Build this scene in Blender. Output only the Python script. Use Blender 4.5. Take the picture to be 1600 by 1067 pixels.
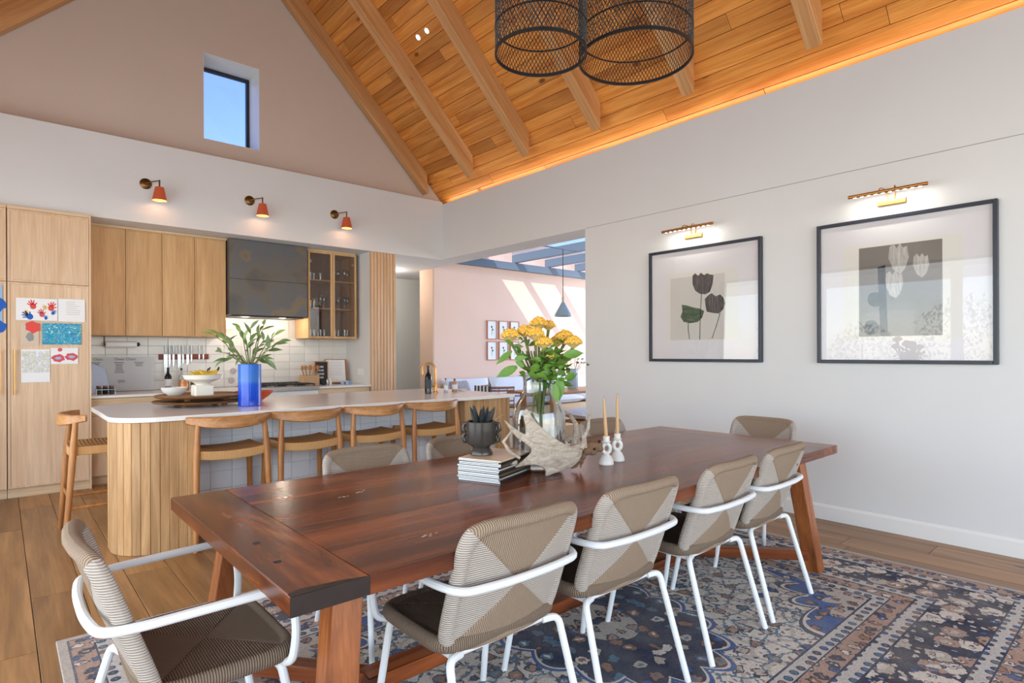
import bpy, bmesh, math, random
from mathutils import Vector, Matrix, Euler
random.seed(7)
PI = math.pi
R = math.radians
for o in list(bpy.data.objects):
    bpy.data.objects.remove(o, do_unlink=True)
S = bpy.context.scene
C = bpy.data.collections.new('scene'); S.collection.children.link(C)

# ------------------------------------------------------------------ camera
cd = bpy.data.cameras.new('camera'); cam = bpy.data.objects.new('camera', cd); C.objects.link(cam)
cam.location = (0, 0, 1.31)
cam.rotation_euler = (R(90), R(0.2), R(-41.3))
cd.sensor_width = 36; cd.lens = 910 / 1600 * 36
cd.shift_y = 18.5 / 1600
cd.clip_start = 0.02
S.camera = cam
# ------------------------------------------------------------------ world, sun, daylight, exposure
S.view_settings.view_transform = 'Standard'
S.view_settings.look = 'None'
S.view_settings.gamma = 1
S.view_settings.use_curve_mapping = False
S.view_settings.exposure = 0.18
w = bpy.data.worlds.new('world'); S.world = w; w.use_nodes = True
wn = w.node_tree; wn.nodes.clear()
sky = wn.nodes.new('ShaderNodeTexSky'); sky.sky_type = 'NISHITA'; sky.sun_disc = False
sky.sun_elevation = R(45); sky.sun_rotation = R(240); sky.air_density = 1.0; sky.dust_density = 0.3; sky.ozone_density = 3.0
bg = wn.nodes.new('ShaderNodeBackground'); bg.inputs[1].default_value = 0.38
wo = wn.nodes.new('ShaderNodeOutputWorld')
wn.links.new(sky.outputs[0], bg.inputs[0]); wn.links.new(bg.outputs[0], wo.inputs[0])
def light(name, kind, loc, power, color=(1, 1, 1), size=None, direction=None, radius=0.1, along=None):
    d = bpy.data.lights.new(name, kind); d.energy = power; d.color = color
    o = bpy.data.objects.new(name, d); C.objects.link(o); o.location = loc
    if kind == 'AREA':
        d.shape = 'RECTANGLE'; d.size, d.size_y = size
    elif kind != 'SUN':
        d.shadow_soft_size = radius
    if direction is not None and along is None:
        o.rotation_euler = Vector(direction).to_track_quat('-Z', 'Y').to_euler()
    elif along is not None:                         # local X runs along the given axis
        z = -Vector(direction).normalized(); x = Vector(along).normalized(); y = z.cross(x).normalized()
        o.rotation_euler = Matrix((x, y, z)).transposed().to_euler()
    return o
sun = light('sun', 'SUN', (0, 0, 20), 6.0, (1.0, .93, .84), direction=(.87, .5, -1.0)); sun.data.angle = R(.5)
light('daylight_garden_doors', 'AREA', (-1.12, 2.2, 1.5), 150, (.86, .93, 1.0), (7.4, 2.4), (1, 0, 0.1), along=(0, 1, 0))
light('rear_fill', 'AREA', (1.9, -2.9, 1.6), 125, (.88, .94, 1.0), (5.0, 2.8), (0.1, 1, 0.1))  # fill lamp added behind the camera; no doors are built there
light('cove_strip_right', 'AREA', (4.93, 2.3, 3.500), 8, (1.0, .80, .60), (9.6, .04), (-.1, 0, 1), along=(0, 1, 0))
light('sunroom_fill', 'AREA', (11.8, 5.4, 1.5), 260, (.97, .97, 1.0), (4.6, 2.6), (-1, 0, .05), along=(0, 1, 0))  # fill lamp added out of view to brighten the sun room
for q_ in ((4.7, 8.6),):
    light('passage_fill', 'POINT', (q_[0], q_[1] - .1, 2.56), 16, (1, .93, .88), radius=.08)  # point lamp added to brighten the dark passage, without a fitting
light('cove_fill_left', 'AREA', (-1.02, 2.3, 3.500), 8, (1.0, .80, .60), (9.6, .04), (.1, 0, 1), along=(0, 1, 0))  # unseen counterpart of the right strip, added to warm the ceiling

# ------------------------------------------------------------------ material helpers
MATS = {}
class NT:
    def __init__(s, name, rough=.5, metal=0, spec=.5):
        m = bpy.data.materials.new(name); m.use_nodes = True; s.m = m; s.t = m.node_tree
        s.b = s.t.nodes['Principled BSDF']; s.out = s.t.nodes['Material Output']
        s.b.inputs['Roughness'].default_value = rough; s.b.inputs['Metallic'].default_value = metal
        s.b.inputs['Specular IOR Level'].default_value = spec
        MATS[name] = m
    def n(s, t, **k):
        x = s.t.nodes.new('ShaderNode' + t)
        for a, b in k.items(): setattr(x, a, b)
        return x
    def l(s, a, b): s.t.links.new(a, b)
    def put(s, sock, v):
        if isinstance(v, bpy.types.NodeSocket): s.l(v, sock)
        elif isinstance(v, (tuple, list)) and len(v) == 3 and len(sock.default_value) == 4: sock.default_value = (*v, 1)
        else: sock.default_value = v
    def math(s, op, a, b=0.0, c=None):
        x = s.n('Math', operation=op); s.put(x.inputs[0], a); s.put(x.inputs[1], b)
        if c is not None: s.put(x.inputs[2], c)
        return x.outputs[0]
    def mix(s, f, a, b, mode='MIX'):
        x = s.n('Mix', data_type='RGBA', blend_type=mode); s.put(x.inputs[0], f); s.put(x.inputs[6], a); s.put(x.inputs[7], b)
        return x.outputs[2]
    def coord(s, kind='Object', rnd=0.0):
        c = s.n('TexCoord').outputs[kind]
        if rnd:
            oi = s.n('ObjectInfo').outputs['Random']
            cb = s.n('CombineXYZ'); r = s.math('MULTIPLY', oi, rnd)
            for i in range(3): s.put(cb.inputs[i], r)
            v = s.n('VectorMath', operation='ADD'); s.l(c, v.inputs[0]); s.l(cb.outputs[0], v.inputs[1]); c = v.outputs[0]
        return c
    def scale(s, c, sc):
        v = s.n('VectorMath', operation='MULTIPLY'); s.l(c, v.inputs[0]); v.inputs[1].default_value = sc; return v.outputs[0]
    def noise(s, c, sc=5, det=3, rough=.5, dist=0):
        x = s.n('TexNoise'); s.put(x.inputs['Vector'], c); x.inputs['Scale'].default_value = sc; x.inputs['Detail'].default_value = det
        x.inputs['Roughness'].default_value = rough; x.inputs['Distortion'].default_value = dist
        return x.outputs[0]
    def vor(s, c, sc, feature='F1', out='Distance', rnd=1.0, dim='3D'):
        x = s.n('TexVoronoi', feature=feature, voronoi_dimensions=dim); s.put(x.inputs['Vector'], c); x.inputs['Scale'].default_value = sc
        x.inputs['Randomness'].default_value = rnd
        return x.outputs[out]
    def ramp(s, f, stops, interp='LINEAR'):
        x = s.n('ValToRGB'); s.l(f, x.inputs[0]); cr = x.color_ramp; cr.interpolation = interp
        while len(cr.elements) > len(stops): cr.elements.remove(cr.elements[-1])
        while len(cr.elements) < len(stops): cr.elements.new(.5)
        for e, (p, c) in zip(cr.elements, stops):
            e.position = p; e.color = (*c, 1) if len(c) == 3 else c
        return x.outputs[0]
    def sep(s, c):
        x = s.n('SeparateXYZ'); s.l(c, x.inputs[0]); return x.outputs
    def bump(s, h, strength=.3, dist=.01):
        x = s.n('Bump'); s.l(h, x.inputs['Height']); x.inputs['Strength'].default_value = strength; x.inputs['Distance'].default_value = dist
        s.l(x.outputs[0], s.b.inputs['Normal'])
    def base(s, v): s.put(s.b.inputs['Base Color'], v)
def lin(r, g, b):
    f = lambda c: (c / 255 / 12.92) if c / 255 <= .04045 else ((c / 255 + .055) / 1.055) ** 2.4
    return (f(r), f(g), f(b))
def plain(name, col, rough=.5, metal=0, spec=.5, var=.0, vs=8, bump=0, bs=60):
    n = NT(name, rough, metal, spec)
    c = n.coord()
    if var:
        f = n.noise(c, vs, 4)
        n.base(n.mix(f, tuple(x * (1 - var) for x in col), tuple(min(1, x * (1 + var)) for x in col)))
    else: n.base(col)
    if bump: n.bump(n.noise(c, bs, 4), bump, .004)
    return n.m
def wood(name, light_c, dark_c, axis=0, across=12, along=.8, rough=.45, grain=.35, tint=.2, knots=0, knotc=(.05, .02, .01), spec=.5, rnd=30, bands=None):
    """axis = the direction of the grain in object space"""
    n = NT(name, rough, 0, spec)
    c = n.coord('Object', rnd)
    sc = [across] * 3; sc[axis] = along
    v = n.scale(c, sc)
    a = n.noise(v, 1.0, 5, .6, 1.2)
    col = n.ramp(a, [(.3, dark_c), (.5, tuple((x + y) / 2 for x, y in zip(light_c, dark_c))), (.68, light_c)])
    sc2 = [across * 9] * 3; sc2[axis] = along * 4
    g = n.noise(n.scale(c, sc2), 1.0, 3, .6)
    gg = n.ramp(g, [(.3, (1 - grain,) * 3), (.6, (1, 1, 1))])
    col = n.mix(1.0, col, gg, 'MULTIPLY')
    if tint:
        r = n.n('ObjectInfo').outputs['Random']
        t = n.ramp(r, [(0, (1 - tint, 1 - tint * 1.15, 1 - tint * 1.3)), (.5, (1, 1, 1)), (1, (1 + tint * .6, 1 + tint * .5, 1 + tint * .3))])
        col = n.mix(1.0, col, t, 'MULTIPLY')
    if knots:
        sk = [3.2] * 3; sk[axis] = 1.6
        d = n.vor(n.scale(c, sk), 1.0)
        k = n.ramp(d, [(0, (1, 1, 1)), (knots * .6, (.7, .7, .7)), (knots, (0, 0, 0))])
        col = n.mix(k, col, knotc)
    n.base(col)
    n.bump(g, .15, .002)
    return n.m

# ------------------------------------------------------------------ mesh helpers
class MB:
    def __init__(s): s.v = []; s.f = []; s.mi = []
    def add(s, vs, fs, mi=0, M=None):
        o = len(s.v)
        s.v += [tuple(M @ Vector(v)) if M is not None else tuple(v) for v in vs]
        s.f += [tuple(i + o for i in f) for f in fs]; s.mi += [mi] * len(fs)
        return s
    def cbox(s, c, size, ch=.003, mi=0, M=None):
        hx, hy, hz = [x / 2 for x in size]; ch = min(ch, hx * .45, hy * .45, hz * .45)
        vs = []; idx = {}
        for sx in (-1, 1):
            for sy in (-1, 1):
                for sz in (-1, 1):
                    for a, p in ((0, (sx * hx, sy * (hy - ch), sz * (hz - ch))), (1, (sx * (hx - ch), sy * hy, sz * (hz - ch))), (2, (sx * (hx - ch), sy * (hy - ch), sz * hz))):
                        idx[(sx, sy, sz, a)] = len(vs); vs.append(Vector(p))
        fs = []
        for k in (-1, 1):
            fs.append([idx[(k, a, b, 0)] for a, b in ((-1, -1), (1, -1), (1, 1), (-1, 1))])
            fs.append([idx[(a, k, b, 1)] for a, b in ((-1, -1), (1, -1), (1, 1), (-1, 1))])
            fs.append([idx[(a, b, k, 2)] for a, b in ((-1, -1), (1, -1), (1, 1), (-1, 1))])
        for a in (-1, 1):
            for b in (-1, 1):
                fs.append([idx[(a, b, -1, 0)], idx[(a, b, 1, 0)], idx[(a, b, 1, 1)], idx[(a, b, -1, 1)]])
                fs.append([idx[(a, -1, b, 0)], idx[(a, 1, b, 0)], idx[(a, 1, b, 2)], idx[(a, -1, b, 2)]])
                fs.append([idx[(-1, a, b, 1)], idx[(1, a, b, 1)], idx[(1, a, b, 2)], idx[(-1, a, b, 2)]])
                for k in (-1, 1): fs.append([idx[(a, b, k, 0)], idx[(a, b, k, 1)], idx[(a, b, k, 2)]])
        out = []
        for f in fs:
            nrm = (vs[f[1]] - vs[f[0]]).cross(vs[f[2]] - vs[f[0]]); ctr = sum((vs[i] for i in f), Vector()) / len(f)
            out.append(f if nrm.dot(ctr) > 0 else f[::-1])
        T = Matrix.Translation(c)
        return s.add(vs, out, mi, (M @ T) if M is not None else T)
    def box(s, x0, x1, y0, y1, z0, z1, ch=.003, mi=0):
        return s.cbox(((x0 + x1) / 2, (y0 + y1) / 2, (z0 + z1) / 2), (x1 - x0, y1 - y0, z1 - z0), ch, mi)
    def tube(s, pts, rad, n=8, closed=False, mi=0, flat=1.0, caps=True):
        P = [Vector(p) for p in pts]; m = len(P)
        rs = rad if isinstance(rad, (list, tuple)) else [rad] * m
        T = []
        for i in range(m):
            a = P[(i - 1) % m] if (closed or i > 0) else P[i]; b = P[(i + 1) % m] if (closed or i < m - 1) else P[i]
            T.append((b - a).normalized())
        up = Vector((0, 0, 1)) if abs(T[0].z) < .9 else Vector((1, 0, 0))
        N = (up - T[0] * up.dot(T[0])).normalized(); vs = []
        for i in range(m):
            N = (N - T[i] * N.dot(T[i])); N = N.normalized() if N.length > 1e-6 else Vector((1, 0, 0)); B = T[i].cross(N)
            for k in range(n):
                a = 2 * PI * k / n; vs.append(P[i] + (N * math.cos(a) + B * math.sin(a) * flat) * rs[i])
        fs = []
        for i in range(m if closed else m - 1):
            j = (i + 1) % m
            for k in range(n):
                k2 = (k + 1) % n; fs.append((i * n + k, i * n + k2, j * n + k2, j * n + k))
        if not closed and caps: fs.append(tuple(range(n))[::-1]); fs.append(tuple((m - 1) * n + k for k in range(n)))
        return s.add(vs, fs, mi)
    def lathe(s, prof, n=32, c=(0, 0, 0), mi=0, wob=None, caps=True):
        vs = []; fs = []; m = len(prof)
        for i, (r, z) in enumerate(prof):
            for k in range(n):
                a = 2 * PI * k / n; q = r * (wob(a, z) if wob else 1)
                vs.append((c[0] + q * math.cos(a), c[1] + q * math.sin(a), c[2] + z))
        for i in range(m - 1):
            for k in range(n):
                k2 = (k + 1) % n; fs.append((i * n + k, i * n + k2, (i + 1) * n + k2, (i + 1) * n + k))
        if caps and prof[0][0] > 1e-5: fs.append(tuple(range(n))[::-1])
        if caps and prof[-1][0] > 1e-5: fs.append(tuple((m - 1) * n + k for k in range(n)))
        return s.add(vs, fs, mi)
    def prism(s, poly, a0, a1, axis=2, mi=0):
        """polygon in the plane normal to axis, extruded from a0 to a1"""
        def P(u, v, a): return {2: (u, v, a), 1: (u, a, v), 0: (a, u, v)}[axis]
        n = len(poly); vs = [P(u, v, a0) for u, v in poly] + [P(u, v, a1) for u, v in poly]
        ar = sum(poly[i][0] * poly[(i + 1) % n][1] - poly[(i + 1) % n][0] * poly[i][1] for i in range(n))
        fl = (ar > 0) != (axis == 1)
        if a1 < a0: fl = not fl
        fs = [tuple(range(n))[::-1], tuple(range(n, 2 * n))] + [(i, (i + 1) % n, n + (i + 1) % n, n + i) for i in range(n)]
        if not fl: fs = [f[::-1] for f in fs]
        return s.add(vs, fs, mi)
    def ell(s, c, r, n=12, m=8, mi=0, M=None):
        vs = [(0, 0, -1)]
        for i in range(1, m):
            ph = -PI / 2 + PI * i / m
            for k in range(n): a = 2 * PI * k / n; vs.append((math.cos(ph) * math.cos(a), math.cos(ph) * math.sin(a), math.sin(ph)))
        vs.append((0, 0, 1)); fs = []
        for k in range(n): fs.append((0, 1 + (k + 1) % n, 1 + k))
        for i in range(m - 2):
            for k in range(n): a = 1 + i * n; k2 = (k + 1) % n; fs.append((a + k, a + k2, a + n + k2, a + n + k))
        a = 1 + (m - 2) * n
        for k in range(n): fs.append((a + k, a + (k + 1) % n, len(vs) - 1))
        D = Matrix.Translation(c) @ (M if M is not None else Matrix()) @ Matrix.Diagonal((*r, 1))
        return s.add(vs, fs, mi, D)
    def data(s, name, mats):
        me = bpy.data.meshes.new(name); me.from_pydata(s.v, [], s.f)
        for m in (mats if isinstance(mats, (list, tuple)) else [mats]): me.materials.append(m)
        if any(s.mi): me.polygons.foreach_set('material_index', s.mi)
        return me
def off(p):
    o = Vector((0, 0, 0))
    while p is not None: o += Vector(p.location); p = p.parent
    return o
def obj(name, mb, mat, parent=None, smooth=False, world=True, solid=0, angle=35):
    """one mesh object; vertices given in world space (or in the thing's own space when world=False)"""
    if world and parent is not None:
        d = off(parent); mb.v = [(x - d.x, y - d.y, z - d.z) for x, y, z in mb.v]
    me = mb.data(name, mat)
    if smooth:
        me.polygons.foreach_set('use_smooth', [True] * len(me.polygons))
        try: me.set_sharp_from_angle(angle=R(angle))
        except Exception: pass
    o = bpy.data.objects.new(name, me); C.objects.link(o)
    if parent is not None: o.parent = parent
    return o
def tag(o, label=None, cat=None, group=None, kind=None):
    for k, v in (('label', label), ('category', cat), ('group', group), ('kind', kind)):
        if v: o[k] = v
    return o
def thing(name, label, cat, loc=(0, 0, 0), rz=0, group=None):
    o = bpy.data.objects.new(name, None); o.empty_display_size = .05; C.objects.link(o)
    o.location = loc; o.rotation_euler = (0, 0, rz)
    return tag(o, label, cat, group)
def one(name, mb, mat, label, cat, loc, group=None, smooth=True, kind=None, angle=35):
    """a thing that is one mesh, its origin at loc"""
    mb.v = [(x - loc[0], y - loc[1], z - loc[2]) for x, y, z in mb.v]
    o = obj(name, mb, mat, None, smooth, angle=angle); o.location = loc
    return tag(o, label, cat, group, kind)
def struct(name, mb, mat, parent=None, smooth=False):
    o = obj(name, mb, mat, parent, smooth)
    if parent is None: o['kind'] = 'structure'
    return o
PC = {}
def piece(name, size, loc, mat, parent, rot=None, ch=.002):
    """a board, tile or slat: chamfered box sharing its mesh with pieces of the same size; loc in world space"""
    key = (tuple(round(x, 3) for x in size), mat.name, ch)
    if key not in PC: PC[key] = MB().cbox((0, 0, 0), key[0], ch).data(name, mat)
    o = bpy.data.objects.new(name, PC[key]); C.objects.link(o)
    o.location = Vector(loc) - (off(parent) if parent else Vector()); o.parent = parent
    if rot: o.rotation_euler = rot
    return o
def dup(t, loc, rz=None, label=None):
    def cp(o, par):
        c = o.copy(); C.objects.link(c)
        if par is not None: c.parent = par
        for ch in list(o.children): cp(ch, c)
        return c
    c = cp(t, None); c.location = loc
    if rz is not None: c.rotation_euler = (0, 0, rz)
    if label: c['label'] = label
    return c
def arc(pts, n=5, r=.05):
    """round the inner corners of a polyline"""
    P = [Vector(p) for p in pts]; out = [P[0]]
    for i in range(1, len(P) - 1):
        a = (P[i - 1] - P[i]); b = (P[i + 1] - P[i]); q = min(r, a.length * .48, b.length * .48)
        A = P[i] + a.normalized() * q; B = P[i] + b.normalized() * q
        for k in range(n + 1):
            t = k / n; out.append(A * (1 - t) ** 2 + P[i] * 2 * t * (1 - t) + B * t * t)
    return out + [P[-1]]
def textmesh(body, size, mat, parent, M, name='lettering', bold=0):
    cu = bpy.data.curves.new('t', 'FONT'); cu.body = body; cu.size = size; cu.extrude = .0004; cu.offset = bold; cu.resolution_u = 2
    o = bpy.data.objects.new('t', cu); C.objects.link(o)
    bpy.context.view_layer.update()
    me = bpy.data.meshes.new_from_object(o.evaluated_get(bpy.context.evaluated_depsgraph_get()))
    bpy.data.objects.remove(o, do_unlink=True)
    me.materials.clear(); me.materials.append(mat); me.transform(M)
    t = bpy.data.objects.new(name, me); C.objects.link(t); t.parent = parent
    if parent: t.location = -off(parent)
    return t

# ------------------------------------------------------------------ materials
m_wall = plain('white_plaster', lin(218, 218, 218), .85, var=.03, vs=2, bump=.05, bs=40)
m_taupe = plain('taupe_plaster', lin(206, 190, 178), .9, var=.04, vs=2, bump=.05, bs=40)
m_pink = plain('pink_plaster', lin(233, 201, 186), .9, var=.04, vs=2, bump=.1, bs=30)
m_grey = plain('grey_plaster', lin(206, 208, 202), .9)
m_tan = plain('tan_plaster', lin(214, 180, 156), .9)
m_white = plain('white_paint', lin(232, 231, 228), .4)
m_dark = plain('dark_gap', (.02, .012, .008), .9)
m_oak = wood('pale_oak', lin(233, 203, 172), lin(217, 182, 146), 2, 9, .7, .5, .16, .06)
m_oakh = wood('pale_oak_horizontal', lin(232, 204, 168), lin(214, 180, 138), 0, 9, .7, .5, .16, .06)
m_slat = wood('oak_slat', lin(212, 172, 122), lin(168, 122, 76), 2, 14, .8, .5, .22, .22)
m_slatp = wood('pale_slat', lin(226, 190, 156), lin(205, 162, 124), 2, 14, .8, .5, .15, .08)
m_floor = wood('oak_floor', lin(176, 132, 84), lin(126, 88, 50), 1, 7, .6, .34, .25, .22, knots=.09, knotc=lin(52, 32, 18))
m_ceil = wood('pine_ceiling_board', lin(236, 166, 84), lin(196, 118, 48), 1, 9, .55, .38, .22, .26, knots=.10, knotc=lin(92, 40, 12))
m_raft = wood('pine_rafter', lin(222, 172, 118), lin(192, 134, 80), 0, 8, .5, .5, .18, .10, knots=.07, knotc=lin(110, 60, 28))
m_teak = wood('honey_oak_stool', lin(198, 138, 78), lin(158, 98, 46), 2, 10, 1.0, .42, .2, .08)
m_teakr = wood('honey_oak_rail', lin(204, 148, 88), lin(158, 100, 50), 0, 16, 2.2, .4, .25, .08)
m_walx = wood('walnut_board', lin(156, 84, 46), lin(72, 34, 20), 0, 7, .55, .22, .26, .36, knots=.05, knotc=lin(36, 16, 12), spec=.35)
m_waly = wood('walnut_board_across', lin(168, 94, 50), lin(72, 34, 20), 1, 6, .9, .22, .32, .12, knots=.09, knotc=lin(30, 14, 12), spec=.35)
m_walz = wood('walnut_leg', lin(178, 104, 54), lin(110, 58, 28), 2, 12, .8, .3, .25, .1)
m_metal = plain('white_tube', lin(226, 228, 230), .35)
m_brass = plain('brass', lin(190, 140, 78), .3, 1)
m_abrass = plain('aged_brass', lin(120, 92, 58), .35, 1)
m_black = plain('black_metal', lin(26, 25, 26), .45)
m_steel = plain('steel', lin(190, 190, 192), .3, 1)
m_stone = plain('white_stone', lin(236, 233, 229), .18, var=.04, vs=5)
m_blue_beam = plain('blue_grey_paint', lin(98, 114, 134), .55)
m_cush = plain('white_linen', lin(226, 226, 232), .95, var=.04, vs=12)
m_bluec = plain('blue_linen', lin(120, 140, 185), .95)
m_paper = plain('paper', lin(238, 238, 240), .8)
m_mat = plain('mount_board', lin(222, 219, 222), .8)
m_ink = plain('ink', lin(70, 70, 72), .8)
m_frame = plain('dark_navy_frame', lin(36, 42, 56), .4)
m_green = plain('leaf_green', lin(88, 128, 52), .5, var=.3, vs=25)
m_dgreen = plain('dark_leaf', lin(66, 92, 60), .5, var=.3, vs=20)
m_stem = plain('stem_green', lin(104, 112, 60), .6, var=.2, vs=30)
m_ceram = plain('white_ceramic', lin(232, 230, 224), .25)
m_cream = plain('cream_stoneware', lin(226, 220, 206), .5)

def rope(name, axis, ca, cb, freq=143):
    n = NT(name, .85, 0, .2)
    c = n.coord(); x = n.sep(c)[axis]
    w1 = n.math('SINE', n.math('MULTIPLY', n.math('ADD', x, n.math('MULTIPLY', n.noise(c, 9, 2), .006)), freq * 2 * PI))
    f = n.math('MULTIPLY_ADD', w1, .5, .5)
    fine = n.noise(c, 160, 3)
    col = n.mix(f, cb, ca); col = n.mix(n.math('MULTIPLY', fine, .35), col, tuple(v * .55 for v in ca))
    n.base(col); n.bump(f, .8, .0025)
    return n.m
rc, rd = lin(182, 160, 138), lin(112, 92, 74)
m_rx = rope('rope_x', 0, rc, rd); m_ry = rope('rope_y', 1, rc, rd); m_rz = rope('rope_z', 2, lin(208, 198, 188), lin(142, 128, 116))  # side zones (rope_z) coloured lighter, as if facing the light
sc_, sd_ = lin(150, 130, 112), lin(76, 62, 50)  # seat rope colour darkened to stand in for shade under the table
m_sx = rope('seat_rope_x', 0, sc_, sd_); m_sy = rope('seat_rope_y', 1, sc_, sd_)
def cordweave():
    n = NT('paper_cord', .8, 0, .3); c = n.coord(); X, Y, Z = n.sep(c)
    a = n.math('SINE', n.math('MULTIPLY', n.math('ADD', X, Y), 130)); b = n.math('SINE', n.math('MULTIPLY', n.math('SUBTRACT', X, Y), 130))
    f = n.math('MULTIPLY_ADD', n.math('MULTIPLY', a, b), .5, .5)
    n.base(n.mix(f, lin(112, 70, 34), lin(208, 158, 100))); n.bump(f, .8, .004)
    return n.m
m_cord = cordweave()
def cordside():
    n = NT('paper_cord_side', .8, 0, .3); c = n.coord(); X, Y, Z = n.sep(c)
    f = n.math('MULTIPLY_ADD', n.math('SINE', n.math('MULTIPLY', n.math('ADD', X, Y), 900)), .5, .5)
    n.base(n.mix(f, lin(186, 136, 82), lin(226, 182, 126))); n.bump(f, .6, .003)
    return n.m
m_cords = cordside()
def tilemat(name, c1, c2, rough=.12):
    n = NT(name, rough, 0, .5); c = n.coord('Object', 20)
    r = n.n('ObjectInfo').outputs['Random']
    n.base(n.mix(r, c1, c2)); n.bump(n.noise(c, 14, 2), .25, .01)
    return n.m
m_tile = tilemat('glazed_tile', lin(226, 222, 216), lin(214, 211, 206), .2)
m_tileb = tilemat('glossy_blue_white_tile', lin(232, 236, 242), lin(218, 224, 234), .07)
m_grout = plain('grout', lin(205, 200, 192), .9)
def glassmat(name, tint=(1, 1, 1), refl=1.0, rough=0.0, pw=4.0):
    n = NT(name); t = n.n('BsdfTransparent'); g = n.n('BsdfGlossy'); g.inputs['Roughness'].default_value = rough
    t.inputs[0].default_value = (*tint, 1)
    fr = n.n('LayerWeight'); fr.inputs[0].default_value = .5; m = n.n('MixShader')
    n.put(m.inputs[0], n.math('MINIMUM', n.math('MULTIPLY', n.math('MULTIPLY_ADD', n.math('POWER', fr.outputs[1], pw), .9, .045), refl), 1.0)); n.l(t.outputs[0], m.inputs[1]); n.l(g.outputs[0], m.inputs[2]); n.l(m.outputs[0], n.out.inputs[0])
    return n.m
m_glass = glassmat('pane_glass'); m_pglass = glassmat('picture_glass', refl=.85)
m_vglass = glassmat('vase_glass', (.90, .93, .93), 1.7, pw=2.2); m_wglass = glassmat('blue_tinted_glass', (.80, .82, 1.0))
m_cabglass = glassmat('cabinet_glass', (.86, .84, .82), 1.6)
def emit(name, col, st):
    n = NT(name); e = n.n('Emission'); e.inputs[0].default_value = (*col, 1); e.inputs[1].default_value = st; n.l(e.outputs[0], n.out.inputs[0]); return n.m
m_led = emit('led_glow', (1, .93, .8), 9); m_bulb = emit('bulb_glow', (1, .62, .3), 7); m_spot = emit('spot_glow', (1, .95, .9), 14)
def hoodmat():
    n = NT('blackened_steel', .38, .35); c = n.coord()
    a = n.noise(c, 2.6, 2, .5, .4)
    n.base(n.ramp(a, [(.25, lin(74, 74, 78)), (.42, lin(104, 98, 90)), (.55, lin(96, 98, 104)), (.64, lin(120, 106, 86)), (.75, lin(90, 86, 82))]))
    n.put(n.b.inputs['Roughness'], n.math('MULTIPLY_ADD', n.noise(c, 6, 3), .25, .28)); return n.m
m_hood = hoodmat()

# ------------------------------------------------------------------ the shell
XL, XR, YB, YG = -1.2, 4.86, -3.0, 7.25      # left wall, right wall, rear wall, gable wall
WT = 3.49                                     # top of the side walls
RX, RZ = 1.99, 6.55                           # ridge
fl = struct('floor', MB().box(-4.6, 12.0, -3.2, 9.6, -.08, -.022, 0), m_dark)
bw, bl = .22, 2.4
k = 0; x = XL + .0
while x < 9.3:
    y = -3.0 - random.random() * bl
    while y < 9.5:
        y0 = max(y, -3.0); y1 = min(y + bl, 9.5)
        if y1 - y0 > .05 and not (x > 5.3 and y1 < 3.5):
            piece('floor_board', (bw - .003, y1 - y0 - .003, .022), (x + bw / 2, (y0 + y1) / 2, -.011), m_floor, fl, ch=.0015)
        y += bl
    x += bw
# right wall with the wide opening towards the sun room
wr = MB(); wr.box(XR, 5.24, YB, 4.30, 0, WT, 0); wr.box(XR, 5.24, 4.30, YG + .45, 2.685, WT, 0); wr.box(5.42, 5.50, YB, YG + .7, 3.20, 4.0, 0); wr.box(5.24, 5.50, YB, YG + .7, 3.10, 3.16, 0)  # last two boxes: unseen parapet added to shade the sun room wall
wr = struct('wall_right', wr, m_wall)
obj('shadow_joint', MB().box(XR - .0015, XR + .001, YB, 4.30, 2.683, 2.688, 0), plain('joint_grey', lin(160, 157, 154), .9), wr)
bb = MB(); bb.prism([(XR - .016, 0), (XR, 0), (XR, .118), (XR - .006, .118), (XR - .012, .108), (XR - .016, .1)], YB, 4.30, 1)
struct('baseboard_right', bb, m_white)
# left wall: glazed doors to the garden
wl = MB(); wl.box(XL - .25, XL, YB, 7.83, 2.75, WT, 0); wl.box(XL - .25, XL, 6.1, 7.83, 0, 2.75, 0); wl.box(XL - .25, XL, YB, -1.7, 0, 2.75, 0)
struct('wall_left', wl, m_wall)
dn = 1
for i in range(4):
    y0 = -1.7 + i * 1.95; d = MB()
    d.box(XL - .16, XL - .10, y0, y0 + .07, 0, 2.75); d.box(XL - .16, XL - .10, y0 + 1.88, y0 + 1.95, 0, 2.75)
    d.box(XL - .16, XL - .10, y0 + .07, y0 + 1.88, 0, .08); d.box(XL - .16, XL - .10, y0 + .07, y0 + 1.88, 2.68, 2.75)
    D = struct('door_%d' % dn, d, m_frame); dn += 1
    obj('pane', MB().box(XL - .134, XL - .128, y0 + .07, y0 + 1.88, .08, 2.68, 0), m_glass, D)
# unseen rear wall with a wide opening left to let daylight in
wb = MB(); wb.box(XL - .25, -.8, YB - .25, YB, 0, WT, 0); wb.box(4.6, 5.24, YB - .25, YB, 0, WT, 0); wb.box(-.8, 4.6, YB - .25, YB, 2.9, WT, 0)
wb.prism([(XL - .25, WT), (5.24, WT), (5.24, 3.3 + .0), (RX, RZ + .1), (XL - .25, 3.35)], YB - .25, YB, 1)
struct('wall_rear', wb, m_wall)
# bulkhead over the kitchen
bk = MB(); bk.box(XL - .25, XR, 7.06, YG + .45, 2.678, 3.52, 0); bk.box(XL - .25, 5.24, YG + .45, 7.89, 2.68, 2.9, 0)
struct('wall_bulkhead', bk, m_wall)
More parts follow.
